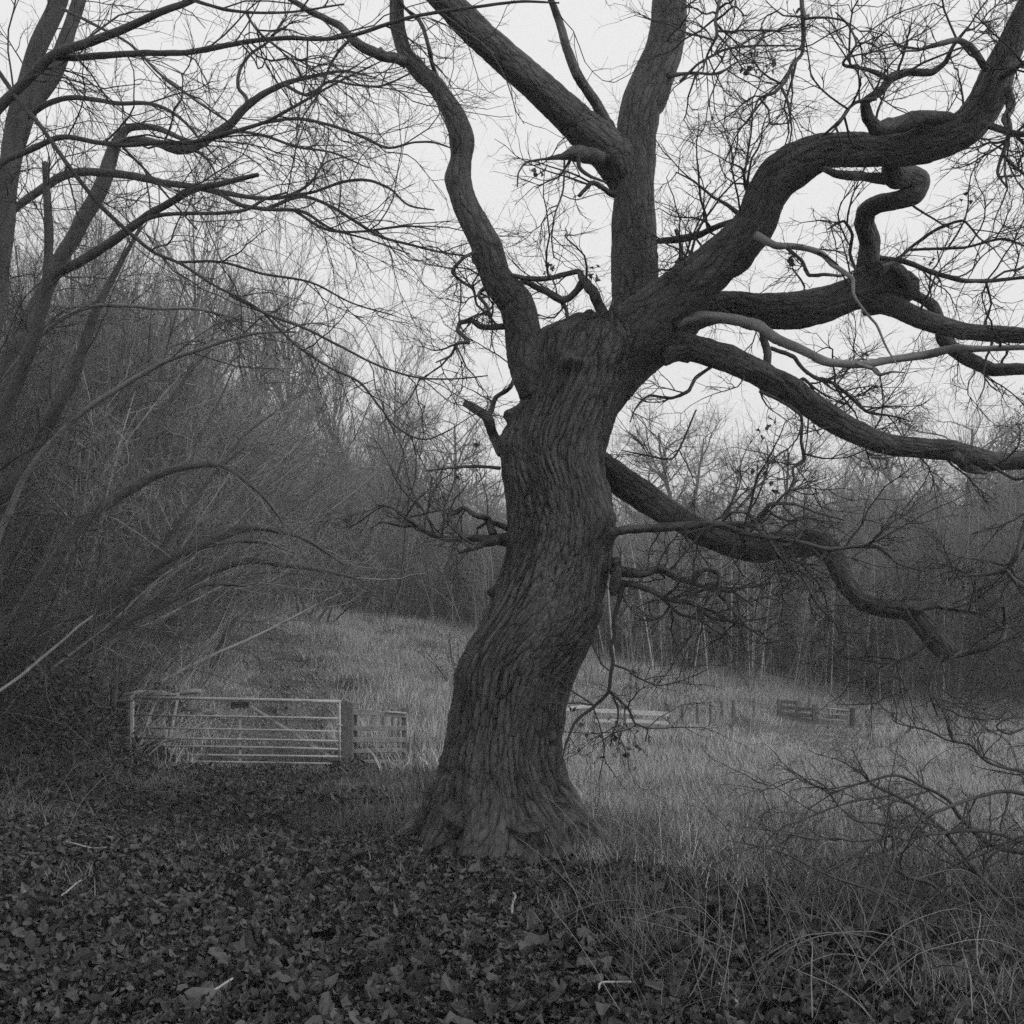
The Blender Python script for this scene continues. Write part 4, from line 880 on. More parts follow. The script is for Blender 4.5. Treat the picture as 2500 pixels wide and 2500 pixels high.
# ------------------------------------------------------------------ gate and fences
def tube_pts(pts, rad, sides=10, closed=True):
    pts = np.asarray(pts, float); rr = np.full(len(pts), rad) if np.isscalar(rad) else np.asarray(rad)
    V, F, _ = tubes(pts[None], rr[None], sides)
    n = len(V); V = np.vstack([V, pts[0], pts[-1]]); j = np.arange(sides); b = (len(pts) - 1) * sides
    return V, F + [np.stack([(j + 1) % sides, j, np.full(sides, n)], -1), np.stack([b + j, b + (j + 1) % sides, np.full(sides, n + 1)], -1)]
def board(a, b, h, t, r=None, chamfer=.006, up=(0, 0, 1)):
    """plank from a to b: height h along UP, thickness t, chamfered, with slightly uneven edges"""
    a, b = np.asarray(a, float), np.asarray(b, float); d = norm(b - a); up = np.asarray(up, float); s = norm(np.cross(d, up)); up = np.cross(s, d)
    c = chamfer; prof = [(-t / 2 + c, -h / 2), (t / 2 - c, -h / 2), (t / 2, -h / 2 + c), (t / 2, h / 2 - c), (t / 2 - c, h / 2), (-t / 2 + c, h / 2), (-t / 2, h / 2 - c), (-t / 2, -h / 2 + c)]
    K = 5; V = []
    for k in range(K):
        f = k / (K - 1); w_ = (r.normal(0, h * .035, 2) if r is not None else np.zeros(2))
        for (x, y) in prof: V.append(a + (b - a) * f + s * (x + w_[0] * .4) + up * (y + w_[1]))
    V = np.array(V); n = len(prof); i = np.arange(K - 1)[:, None] * n; j = np.arange(n)[None]; j2 = (j + 1) % n
    F = np.stack([i + j, i + j2, i + n + j2, i + n + j], -1).reshape(-1, 4)
    V = np.vstack([V, a, b]); m_ = len(V); jj = np.arange(n); bb = (K - 1) * n
    return V, [F, np.stack([(jj + 1) % n, jj, np.full(n, m_ - 2)], -1), np.stack([bb + jj, bb + (jj + 1) % n, np.full(n, m_ - 1)], -1)]
rg = np.random.default_rng(8)
def part(nm, VF, mat_, root, smooth=False):
    o = np.array(root.location) if root.parent is None else np.array(root.parent.location)
    V, F = VF
    return obj(nm, mesh(nm, np.asarray(V) - o, F, mat_, smooth=smooth), root)
GY = 18.0
def g(px, py, dy=0.): return P(px, py, GY + dy)
gate = empty('field_gate', g(580, 1872), 'long seven-bar tubular metal field gate closing the leafy track', 'gate')
tops = [1703, 1746, 1777, 1801, 1820.5, 1841, 1857.5]; tope = [1713, 1754, 1786, 1809, 1829, 1847, 1865]
for k in range(7):
    sag = rg.normal(0, .5)
    part('bar', tube_pts([g(325, tops[k]), g(500, tops[k] * .66 + tope[k] * .34 + sag), g(700, tops[k] * .27 + tope[k] * .73 + sag), g(833, tope[k])], .030 if k == 0 else .019), M_GALV, gate, True)
tag(part('upright', board(g(323, 1698), g(322, 1872), .05, .062, None, .008, (0, 1, 0)), M_WHITE, gate), 'pale painted hinge upright of the gate')
part('upright', tube_pts([g(829, 1712), g(829, 1868)], .024), M_GALV, gate, True)
part('stay', board(g(586, 1708, .03), g(586, 1864, .03), .012, .04, None, .003, (0, 1, 0)), M_GALV, gate)
part('brace', board(g(592, 1711, .045), g(345, 1848, .045), .012, .042, None, .003, (0, 1, 0)), M_GALV, gate)
part('brace', board(g(592, 1711, .06), g(830, 1862, .06), .012, .042, None, .003, (0, 1, 0)), M_GALV, gate)
part('latch', tube_pts([g(829, 1762), g(829, 1784)], .008), M_GALV, gate, True)
part('latch_bar', tube_pts([g(816, 1770.5, -.03), g(836, 1770.5, -.03)], .010), M_GALV, gate, True)
part('hinge', tube_pts([g(312, 1711, .03), g(328, 1711, 0)], .016), M_GALV, gate, True)
part('hinge', tube_pts([g(312, 1789, .03), g(328, 1789, 0)], .02), M_SIGN, gate, True)
part('sticker', board(g(739, 1710, -.0315), g(760, 1710.4, -.0315), .022, .003, None, .001), M_WHITE, gate)
sg = part('sign', board(g(564, 1720.5, -.05), g(607, 1720.8, -.05), .104, .012, None, .003), M_SIGN, gate)
# two rows of worn lettering, too weathered to read in the photograph
xs = 571.5
for row, (x0, x1, yy, hh) in enumerate(((571.5, 599, 1717.0, .030), (566.5, 604.5, 1724.2, .028))):
    x = x0
    while x < x1:
        wdt = rg.uniform(1.6, 3.0)
        if rg.random() > .12:
            part('letter', board(g(x, yy, -.058), g(min(x + wdt, x1), yy, -.058), hh * rg.uniform(.8, 1), .003, None, .001), M_LETTER, sg)
        x += wdt + rg.uniform(.5, 1.0)
def post(name, px, top, bot, wpx, y, label, mat_=M_POST, grp=None, slope=0.):
    w_ = wpx * y / 2500; a = P(px, bot + 25, y); b = P(px, top, y); r_ = rg
    n = 7; V = []
    for k in range(n):
        f = k / (n - 1); c = a + (b - a) * f; s = w_ / 2 * (1 + r_.normal(0, .015))
        ch = s * .86
        for (x, yy_) in ((-s, -ch), (-ch, -s), (ch, -s), (s, -ch), (s, ch), (ch, s), (-ch, s), (-s, ch)):
            V.append(c + np.array((x, yy_, (slope * x if k == n - 1 else 0))))
    V.append(b + np.array((0, 0, w_ * .12))); V = np.array(V); i = np.arange(n - 1)[:, None] * 8; j = np.arange(8)[None]; j2 = (j + 1) % 8
    F = np.stack([i + j, i + j2, i + 8 + j2, i + 8 + j], -1).reshape(-1, 4); jj = np.arange(8); bb = (n - 1) * 8
    base = np.array((a[0], a[1], float(gz(a[0], a[1]))))
    me = mesh(name, V - base, [F, np.stack([bb + jj, bb + (jj + 1) % 8, np.full(8, len(V) - 1)], -1)], mat_, smooth=False)
    o = obj(name, me); o.location = base
    return tag(o, label, 'post', grp) if label else o
post('gate_post', 849, 1712, 1872, 30, 18.15, 'stout square wooden post at the latch end of the metal gate', slope=-.2)
post('gate_post', 303, 1712, 1868, 27, 18.2, 'dark wooden hinge post half buried in undergrowth left of the gate', M_DARK)
# short rail panel beside the post
fy = 18.2
def f_(px, py, dy=0., y=fy): return P(px, py, y + dy)
fence = empty('rail_fence', f_(930, 1878), 'short four-rail wooden fence panel right of the gate post', 'fence')
for (l0, r0, hpx) in ((1738, 1746, 13), (1778, 1778, 12), (1806, 1806, 12.5), (1833, 1832, 10), (1860, 1859, 9)):
    part('rail', board(f_(862, l0, -.08), f_(992, r0, -.08), hpx * fy / 2500, .04, rg), M_RAIL, fence)
part('post', board(f_(987, 1728, 0), f_(987, 1905, 0), .085, .085, rg, .01, (0, 1, 0)), M_POST, fence)
part('post', board(f_(867, 1730, .05), f_(867, 1905, .05), .07, .07, rg, .01, (0, 1, 0)), M_POST, fence)
part('batten', board(f_(948, 1737.5, -.12), f_(992, 1741.5, -.12), .03, .03, rg), M_RAILP, fence)
# pales running away behind it
pf = empty('pale_fence', P(960, 1870, 19.2), 'row of thin upright pales running back behind the rail panel', 'fence')
for (px, top, yy) in ((935, 1731, 20.8), (958, 1730.5, 19.9), (973, 1729.5, 19.2)):
    zg = float(gz((px - 1250) / 2500 * yy, yy)); b_ = P(px, top, yy); a2 = b_.copy(); a2[2] = zg - .15
    part('pale', board(a2, b_, .035, .04, rg, .008, (0, 1, 0)), M_POST, pf)
# distant rail fence passing behind the oak
RF = 29.0
rf = empty('rail_fence', P(1040, 1800, RF), 'pale two-rail fence passing behind the oak trunk across the field', 'fence')
def zat(px, y): return float(gz((px - 1250) / 2500 * y, y))
part('rail', board(P(980, 1746, 27.5), P(1150, 1758, 28.5), .12, .04, rg), M_RAILP, rf)
part('rail', board(P(1140, 1757, 28.5), P(1395, 1732, 30.5), .10, .04, rg), M_RAILP, rf)
part('rail', board(P(1393, 1729, 30.5), P(1457, 1721, 33), .10, .04, rg), M_RAILP, rf)
part('rail', board(P(1452, 1735, 29), P(1545, 1739, 29.2), .11, .04, rg), M_RAILP, rf)
part('rail', board(P(1540, 1739, 29.25), P(1634, 1743.5, 29.4), .13, .04, rg), M_RAILP, rf)
part('rail', board(P(1452, 1760, 29), P(1545, 1761, 29.2), .09, .04, rg), M_RAILP, rf)
part('rail', board(P(1530, 1759, 29.25), P(1632, 1766, 29.4), .10, .04, rg), M_RAILP, rf)
for (px, top, y) in ((1036, 1743, 27.9), (1135, 1748, 28.6), (1412, 1722, 31.3), (1453, 1728, 29.1), (1540, 1730, 29.3), (1632, 1719, 29.5)):
    b_ = P(px, top, y); a2 = b_.copy(); a2[2] = zat(px, y) - .2
    part('post', board(a2, b_, .08, .08, rg, .01, (0, 1, 0)), M_POST, rf)
for k, (px, top, y, lab) in enumerate([(1666, 1719, 30, 'first slim stake right of the pale rail fence end'), (1702, 1715, 31, 'second slim stake from the pale rail fence'), (1734, 1713, 32.3, 'third slim stake from the pale rail fence'),
        (1762, 1711, 33.4, 'fourth slim stake from the pale rail fence'), (1791, 1708, 34.3, 'fifth slim stake, the thickest, in the long grass'), (1840, 1706, 36, 'last slim stake before the dark wooden fence')]):
    zb = zat(px, y); bot = HOR - (zb - CAM_H) / y * 2500
    post('fence_stake', px, top, bot, 7 if k == 4 else 5, y, lab, M_POST, 'stakes of the wire fence in the long grass')
# dark wooden fence and the small far gate
df = empty('wooden_fence', P(1945, 1770, 37.5), 'dark broken wooden rail fence left of the small far gate', 'fence')
for (x0, y0, x1, y1, d0, d1) in ((1905, 1712, 1948, 1715, 38, 37.6), (1905, 1727, 1990, 1732, 38, 37), (1905, 1743, 1990, 1748, 38, 37), (1925, 1752, 1990, 1762, 37.8, 37)):
    part('rail', board(P(x0, y0, d0), P(x1, y1, d1), .13, .05, rg), M_POST, df)
for (px, top, y) in ((1903, 1707, 38), (1948, 1711, 37.6), (1989, 1721, 37)):
    b_ = P(px, top, y); a2 = b_.copy(); a2[2] = zat(px, y) - .2
    part('post', board(a2, b_, .16, .16, rg, .01, (0, 1, 0)), M_POST, df)
fg = empty('far_gate', P(2035, 1795, 37), 'small pale five-bar metal gate at the far end of the trodden grass', 'gate')
for k, (a, b) in enumerate(((1727, 1735), (1741, 1747), (1755, 1760), (1772, 1778), (1786, 1794))):
    part('bar', tube_pts([P(1996, a, 37), P(2073, b, 36.4)], .028, 8), M_WHITE, fg, True)
for (px, a, b, y) in ((1996, 1725, 1788, 37), (2002, 1727, 1789, 36.95), (2073, 1734, 1795, 36.4)):
    part('upright', tube_pts([P(px, a, y), P(px, b, y)], .022, 8), M_GALV, fg, True)
post('far_gate_post', 1992, 1721, 1792, 9, 37.1, 'dark post between the small far gate and the wooden fence', M_DARK)
post('far_gate_post', 2081, 1729, 1800, 10, 36.3, 'dark post at the right side of the small far gate', M_DARK)

# pale log lying behind the gate
lg = np.array([np.append(P(a, b, 18.9), c * 18.9 / 5000) for a, b, c in ((300, 1696, 4), (318, 1694, 9), (345, 1692, 14), (375, 1692, 15), (402, 1694, 13), (420, 1697, 11), (436, 1696, 11))])
V, F, A = limb(lg, 14, .03, lump=.10, seed=4, cut=True)
lb = np.array(P(370, 1700, 18.9)); lo = obj('fallen_log', mesh('fallen_log', V - lb, F, M_STICK, A)); lo.location = lb; tag(lo, 'thick pale log propped along the top of the gate at its left end', 'log')
lg = np.array([np.append(P(a, b, 19.1), c * 19.1 / 5000) for a, b, c in ((440, 1692, 9), (458, 1690, 12), (478, 1688, 13), (490, 1687, 11))])
V, F, A = limb(lg, 12, .03, lump=.10, seed=5, cut=True)
lb = np.array(P(465, 1690, 19.1)); lo = obj('fallen_log', mesh('fallen_log', V - lb, F, M_STICK, A)); lo.location = lb; tag(lo, 'short pale log end lying right of the longer log behind the gate', 'log')
for k, (a, b, lab) in enumerate((((377, 1712), (366, 1745), 'pale leaning prop just inside the left end of the gate'), ((432, 1710), (425, 1745), 'shorter leaning prop right of the other behind the gate'))):
    y = 19.0; top = P(*a, y); bot = P(*b, y); d = (bot - top); z = float(gz(bot[0], y)) - .1; bot = top + d * ((z - top[2]) / d[2])
    V, F, A = limb(np.array([np.append(top, .035), np.append((top + bot) / 2, .04), np.append(bot, .045)]), 8, .06, seed=k)
    o = obj('log_prop', mesh('log_prop', V - bot, F, M_STICK, A)); o.location = bot; tag(o, lab, 'prop')
# splintered stump beside the path
sp = px_path([(520, 1640, 22), (535, 1590, 20), (550, 1555, 18), (566, 1525, 13), (580, 1505, 5)], 30, 30); sp = to_ground(sp)
b = sp[0, :3].copy(); V, F, A = limb(sp, 12, .06, lump=.12, seed=2)
o = obj('broken_stem', mesh('broken_stem', V - b, F, M_STEM, A)); o.location = b; tag(o, 'splintered leaning stem at the left side of the climbing path', 'stump')
sk = px_path([(-60, 1722, 9), (0, 1686, 8), (50, 1650, 7.5), (100, 1608, 7), (152, 1565, 6.5), (196, 1526, 6), (226, 1504, 4)], 9.6, 10.5)
sk = to_ground(sk, .3); b = sk[0, :3].copy(); V, F, A = limb(sk, 8, .05, seed=3)
o = obj('pale_pole', mesh('pale_pole', V - b, F, M_PALE, A)); o.location = b; tag(o, 'long pale bent pole slanting up from the lower left edge', 'branch')

# ------------------------------------------------------------------ grass (too fine to count)
def tuft(r, n, h, wd, lean, spread, bend, seg=3):
    p0 = np.column_stack([r.normal(0, spread, n), r.normal(0, spread, n), np.zeros(n) - .02]); a = r.uniform(0, 6.28, n)
    d = np.column_stack([np.cos(a) * r.uniform(.05, bend, n) + lean[0], np.sin(a) * r.uniform(.05, bend, n) + lean[1], np.ones(n)]); d = norm(d)
    Ln = h * r.uniform(.45, 1.15, n); pts = [p0]; dd = d.copy()
    for k in range(seg):
        pts.append(pts[-1] + dd * (Ln / seg)[:, None]); dd = norm(dd + np.column_stack([np.cos(a), np.sin(a), np.zeros(n)]) * .22 * (k + 1) * r.uniform(.2, 1.3, (n, 1)) - np.array((0, 0, .10 * (k + 1))))
    side = np.column_stack([-np.sin(a + r.normal(0, .6, n)), np.cos(a), np.zeros(n)]); side = norm(side)
    V = []; wk = [1, .85, .55, 0]
    for k in range(seg + 1):
        w_ = wd * wk[k] * r.uniform(.7, 1.2, n)[:, None] / 2
        V += [pts[k] - side * w_, pts[k] + side * w_] if k < seg else [pts[k]]
    m_ = len(V); V = np.stack(V, 1).reshape(-1, 3); o = (np.arange(n) * m_)[:, None]
    F4 = np.concatenate([o + np.array([[2 * k, 2 * k + 1, 2 * k + 3, 2 * k + 2]]) for k in range(seg - 1)]); k = 2 * (seg - 1); F3 = o + np.array([[k, k + 1, k + 2]])
    return V, [F4, F3], {'rnd': np.repeat(r.random(n), m_)}
r5 = np.random.default_rng(123)
dry = [mesh('dry_tuft', *(lambda q: (q[0], q[1], M_DRYN, q[2], False))(tuft(r5, 130, h, .008, (.12, 0), .2, .95))) for h in (.28, .36, .24, .44)]
dry2 = [mesh('dry_tuft_pale', *(lambda q: (q[0], q[1], M_DRY, q[2], False))(tuft(r5, 130, h, .008, (.16, 0), .2, .8))) for h in (.3, .42, .26, .5)]
dryf = [mesh('dry_tuft_far', *(lambda q: (q[0], q[1], M_DRY, q[2], False))(tuft(r5, 150, h, .018, (.25, 0), .36, .6))) for h in (.5, .62, .75)]
tus = [mesh('dark_tussock', *(lambda q: (q[0], q[1], M_TUS, q[2], False))(tuft(r5, 150, h, .012, (.1, 0), .22, .6))) for h in (.55, .75)]
grn = [mesh('short_tuft', *(lambda q: (q[0], q[1], M_GREEN, q[2], False))(tuft(r5, 90, h, .008, (0, 0), .16, .9))) for h in (.11, .15, .2)]
grf = [mesh('short_tuft_far', *(lambda q: (q[0], q[1], M_TURF, q[2], False))(tuft(r5, 110, h, .018, (0, 0), .35, .9))) for h in (.16, .2, .26)]
def gpos(N, y0, y1, u0=-150, u1=2650, pw=1.0):
    y = y0 + (y1 - y0) * r5.random(N) ** pw; u = r5.uniform(u0, u1, N); x = (u - 1250) / 2500 * y
    return x, y, u
def trod(x, y):
    """the trodden way on the right leading to the far gate, and the climbing path"""
    u = 1250 + 2500 * x / y; yy = HOR + (CAM_H - gz(x, y)) / y * 2500
    c = np.interp(yy, [1770, 1800, 1850, 1900], [1980, 2000, 2020, 2150]); wdt = np.interp(yy, [1770, 1800, 1850, 1900], [70, 170, 220, 120])
    a = np.exp(-((u - c) / wdt) ** 4) * (yy > 1760) * (yy < 1905) * (y > 12)
    e1 = np.interp(yy, [1520, 1600, 1700, 1870], [560, 540, 470, 430]); e2 = np.interp(yy, [1520, 1600, 1700, 1870], [690, 790, 880, 860])
    j = (vnoise(x, y, 1.6, 31) - .5) * 150 + (vnoise(x, y, .5, 32) - .5) * 60
    b = np.clip(np.minimum(u + j - e1, e2 - u + j) / 90 + .5, 0, 1) * (y > 17) * (y < 42)
    return np.maximum(a, b)
G = []
def addg(x, y, off, n, s0, s1, keep, hz=1.):
    k = r5.random(len(x)) < keep; x, y = x[k], y[k]; m_ = len(x); s = r5.uniform(s0, s1, m_)
    if not np.isscalar(hz): hz = hz[k]
    G.append((np.column_stack([x, y, gz(x, y)]), np.column_stack([r5.normal(0, .08, m_), r5.normal(0, .08, m_), r5.normal(0, .9, m_)]), np.column_stack([s, s, s * r5.uniform(.75, 1.2, m_) * hz]), r5.integers(0, n, m_) + off))
nd, nf, ng = len(dry), len(dryf), len(grn)
def rowof(x, y): return HOR + (CAM_H - gz(x, y)) / y * 2500
def low(x, y):
    """thin or trodden grass before the gates and fences"""
    u = 1250 + 2500 * x / y
    a = ((u > 300) & (u < 1010) & (y < 19.5)) * .95
    b = ((u > 1380) & (u < 1650) & (y > 21) & (y < 29.6)) * .85
    c = ((u > 1640) & (u < 1860) & (y > 26) & (y < 33)) * .55
    d = ((u > 1870) & (u < 2120) & (y > 22) & (y < 38.5)) * .98
    return np.maximum.reduce([a, b, c, d, trod(x, y)])
# right-hand rough grass, near: patchy
x, y, u = gpos(6200, 4.6, 22, 1150, 2650, .8)
patch = np.clip(vnoise(x, y, 1.2, 7) * .6 + vnoise(x, y, .4, 17) * .8 - .15, .08, 1)
wt = (1 - litter(x, y)) * (1 - low(x, y)) * patch * (1 - .85 * ((u < 1500) & (y < 8.7))) * np.interp(y, [4.5, 6.5, 8.5, 11], [.05, .12, .5, 1])
fr = y + r5.normal(0, 1.2, len(y)) < 8.6
addg(x, y, 0, nd, .7, 1.15, wt * fr, .6 + .7 * patch); addg(x, y, nd + nf + 2 * ng, nd, .7, 1.15, wt * ~fr, .6 + .7 * patch)
x, y, u = gpos(1500, 17, 24, -100, 1250, .9); addg(x, y, 0, nd, .6, 1.1, (1 - low(x, y)) * (u > 1000) * (y > 18.6))
# middle and far
x, y, u = gpos(10000, 17, 54, 380, 2650, .95); yl = fieldedge(u) + 4; lw = low(x, y)
pn = vnoise(x, y, 3.0, 8) * .6 + vnoise(x, y, 1.0, 18) * .6
wt = (1 - lw) * (y < yl) * np.clip(pn * 1.9 - .5, .12, 1)
addg(x, y, nd, nf, .6, 1.0, wt, (.55 + .7 * pn) * (1 - .5 * lw) * (1 + .7 * np.clip((y - yl + 9) / 8, 0, 1)))
# darker tussocks in drifts
x, y, u = gpos(4200, 9, 50, 700, 2650, .95); wt = (vnoise(x, y * .6, 2.2, 55) * .6 + vnoise(x, y, .8, 56) * .5 > .68) * (y < fieldedge(u) + 2) * (1 - low(x, y)) * (1 - litter(x, y))
addg(x, y, 2 * nd + nf + 2 * ng, 2, .5, 1.0, wt * np.interp(y, [9, 16, 30], [.35, .6, .9]))
x, y, u = gpos(900, 23, 34, 430, 600, 1.0); addg(x, y, nd, nf, .4, .7, .5 * (vnoise(x, y, 1.2, 61) > .45), .7)
# short turf
x, y, u = gpos(5600, 6, 20, -150, 2650, .8); addg(x, y, nd + nf, ng, .7, 1.3, (1 - litter(x, y) * .95) * (1 - .5 * ((y > 14.5) & (u > 330) & (u < 860))))
x, y, u = gpos(8500, 17, 48, 300, 2300, .9); addg(x, y, nd + nf + ng, ng, .55, 1.0, (y < fieldedge(u) + 1) * (1 - .97 * track(x, y)) * .95, np.interp(y, [17, 20, 26, 34], [.25, .3, .4, .6]))
pos, rot, scl, idx = cat(*G)
scatter('grass', dry + dryf + grn + grf + dry2 + tus, pos, rot, scl, idx, 'pale rough winter grass over the field and beside the track', 'grass')

# ------------------------------------------------------------------ fallen leaves
r6 = np.random.default_rng(64)
def leafpts(N, y0, y1, pw):
    y = y0 + (y1 - y0) * r6.random(N) ** pw; u = r6.uniform(-120, 2620, N); x = (u - 1250) / 2500 * y; k = r6.random(N) < np.maximum(litter(x, y), .16 * (y < 12)); return x[k], y[k]
x1, y1 = leafpts(70000, 4.2, 10, .9); x2, y2 = leafpts(30000, 9.5, 18, .9)
x3 = r6.uniform(-7.5, -1, 2600); y3 = r6.uniform(18, 42, 2600); k = r6.random(2600) < track(x3, y3); x3, y3 = x3[k], y3[k]
x = np.concatenate([x1, x2, x3]); y = np.concatenate([y1, y2, y3]); n = len(x)
near_trunk = ((x - cx[40]) / 1.0) ** 2 + ((y - OY) / .95) ** 2 < .5
x, y = x[~near_trunk], y[~near_trunk]; n = len(x)
size = np.exp(r6.normal(np.log(.056), .40, n)) * (.7 + .6 * vnoise(x, y, 1.0, 41)) * np.interp(y, [4, 10, 18, 30], [1, 1, 1.15, 1.5])
lump = (vnoise(x, y, .35, 12) * .045 + vnoise(x, y, .12, 13) * .03)
pos = np.column_stack([x, y, gz(x, y) + lump + r6.uniform(0, .02, n)])
q = y < 6.4
MID = [leaf_proto(rl, 4, 7) for k in range(10)]; q2 = y > 10.5
ang = (r6.normal(0, .62, n), r6.normal(0, .62, n), r6.uniform(0, 6.28, n))
V, F, A = merge([bake_leaves(pos[m_], size[m_], *[a2[m_] for a2 in ang], r6, pr) for m_, pr in ((q, LEAVES), (~q & ~q2, MID), (q2, SMALL))])
lit = obj('leaf_litter', mesh('leaf_litter', V, F, M_LEAF, A, False)); tag(lit, 'thick carpet of dark fallen leaves covering the track and foreground', 'leaves', kind='stuff')
lp = []
for k, (V0, F0) in enumerate(LEAVES):
    for q in range(2):
        lp.append(mesh('leaf', V0, [F0], M_LEAF, {'rnd': np.full(len(V0), (.25, .8)[q] + .02 * k)}, False))
for k in range(300):
    yy = r6.uniform(4.62, 6.1); uu = r6.uniform(0, 1750); xx = (uu - 1250) / 2500 * yy
    o = obj('leaf', lp[int(r6.integers(0, len(lp)))], lit); s = float(r6.uniform(.07, .115))
    o.location = (xx, yy, float(gz(xx, yy)) + .08 + r6.uniform(0, .02)); o.scale = (s, s, s); o.rotation_euler = tuple(float(c) for c in (r6.normal(0, .4), r6.normal(0, .4), r6.uniform(0, 6.28)))

# pale sticks lying on the leaves
def stick(pts, y, lab, rad=.006, nm='fallen_stick'):
    """pts on the ground, by picture column/row"""
    Q = []
    for px, py in pts:
        yy = CAM_H / ((py - HOR) / 2500); xx = (px - 1250) / 2500 * yy; Q.append((xx, yy, float(gz(xx, yy)) + .085 + .01 * math.sin(px), rad))
    Q = np.array(Q); b = Q[0, :3].copy(); V, F, A = limb(Q, 7, .02, lump=.12, seed=int(pts[0][0]))
    o = obj(nm, mesh(nm, V - b, F, M_STICK, A)); o.location = b; return tag(o, lab, 'stick')
stick([(150, 2258), (168, 2238), (185, 2222), (198, 2208)], 0, 'pale straight stick lying on the leaves at lower left')
stick([(160, 2115), (190, 2120), (225, 2118), (260, 2116)], 0, 'thin pale stalk lying across leaves below the grass tuft at left')
stick([(508, 2478), (540, 2462), (568, 2448)], 0, 'curved pale twig among leaves at the bottom edge left of centre')
stick([(1462, 2452), (1470, 2437), (1500, 2433), (1540, 2442)], 0, 'kinked pale stick lying in the leaves at the bottom, below the oak')
stick([(1250, 2250), (1252, 2230), (1258, 2215), (1254, 2203)], 0, 'small crooked pale scrap of bark standing in the leaves below the oak', .008)
stick([(1745, 2425), (1770, 2460), (1800, 2500)], 0, 'pale straight stalk near the bottom edge right of the oak')
stick([(55, 2265), (70, 2258), (85, 2255)], 0, 'tiny pale twig near the left edge below the straight stick', .004)

# ------------------------------------------------------------------ brambles on the left bank
r7 = np.random.default_rng(17)
def bramble(name, label, u, y, rx, ry, h, n, nst, leafmat=M_BRAM):
    c = np.array(gp(u, y)); root = empty(name, c, label, 'bramble')
    a = r7.uniform(0, 6.28, n); q = np.sqrt(r7.random(n)); px_, py_ = np.cos(a) * q * rx, np.sin(a) * q * ry
    hh = h * (1 - q ** 2.2) * (.65 + .6 * vnoise(px_ + 30, py_ + 30, .55, 5))
    pz = gz(c[0] + px_, c[1] + py_) - c[2] + hh * (r7.random(n) ** .45)
    V, F, A = bake_leaves(np.column_stack([px_, py_, pz]), r7.uniform(.06, .13, n), r7.normal(0, .8, n), r7.normal(0, .8, n), r7.uniform(0, 6.28, n), r7, SMALL)
    tag(obj('foliage', mesh('foliage', V, F, leafmat, A, False), root), kind='stuff')
    a = r7.uniform(0, 6.28, nst); q = np.sqrt(r7.random(nst)) * .9; p0 = np.column_stack([np.cos(a) * q * rx, np.sin(a) * q * ry, np.zeros(nst)]); p0[:, 2] = gz(c[0] + p0[:, 0], c[1] + p0[:, 1]) - c[2] + .05
    pts, rad = grow(p0, np.column_stack([r7.normal(0, .6, nst), r7.normal(0, .6, nst), np.ones(nst)]), r7.uniform(.6, 1.6, nst) * max(h, .5), r7.uniform(.003, .006, nst), 9, .12, -.16, r7)
    V, F, A = tubes(pts, rad, 4); tag(obj('stems', mesh('stems', V, F, M_TWIGP, A), root), kind='stuff')
bramble('bramble_bush', 'dark leafy bramble mound filling the bank at the left edge', -20, 14.5, 2.3, 2.2, 1.9, 5200, 160)
bramble('bramble_bush', 'dark bramble mound left of the gate hinge post', 130, 17.0, 1.15, 1.1, 1.3, 2600, 90)
bramble('bramble_bush', 'low bramble trailing through the lower left corner of the gate', 372, 17.75, .4, .25, .42, 260, 18)
bramble('bramble_bush', 'low tangled undergrowth on the ground at far left in front of the mound', 60, 11.8, 1.8, 1.3, .4, 1900, 120)
bramble('bramble_bush', 'small dark undergrowth at the foot of the latch post', 850, 17.7, .45, .35, .22, 110, 9)
bramble('bramble_bush', 'dark bramble bank behind the log beyond the gate', 250, 22, 2.0, 1.5, 1.2, 2200, 130)
# short tufts standing alone
def lone_tuft(label, u, y, s, h, n=130, mt=None):
    V, F, A = tuft(r7, n, h, .006, (0, 0), .10 * s, .7); c = gp(u, y); o = obj('grass_tuft', mesh('grass_tuft', V, F, mt or M_GREEN, A, False)); o.location = c; tag(o, label, 'grass', 'lone grass tufts')
lone_tuft('low dark grass tuft on the leaves at left', 120, 9.6, .9, .26)
lone_tuft('dark rounded grass tuft right of the oak foot', 1540, 6.9, 1.5, .36, 240)
lone_tuft('dark grass tuft below the other, nearer the bottom right', 1575, 5.9, 1.2, .34, 220)
lone_tuft('wispy tuft against the right root of the oak', 1450, 8.5, .9, .34, 110, M_DRY)

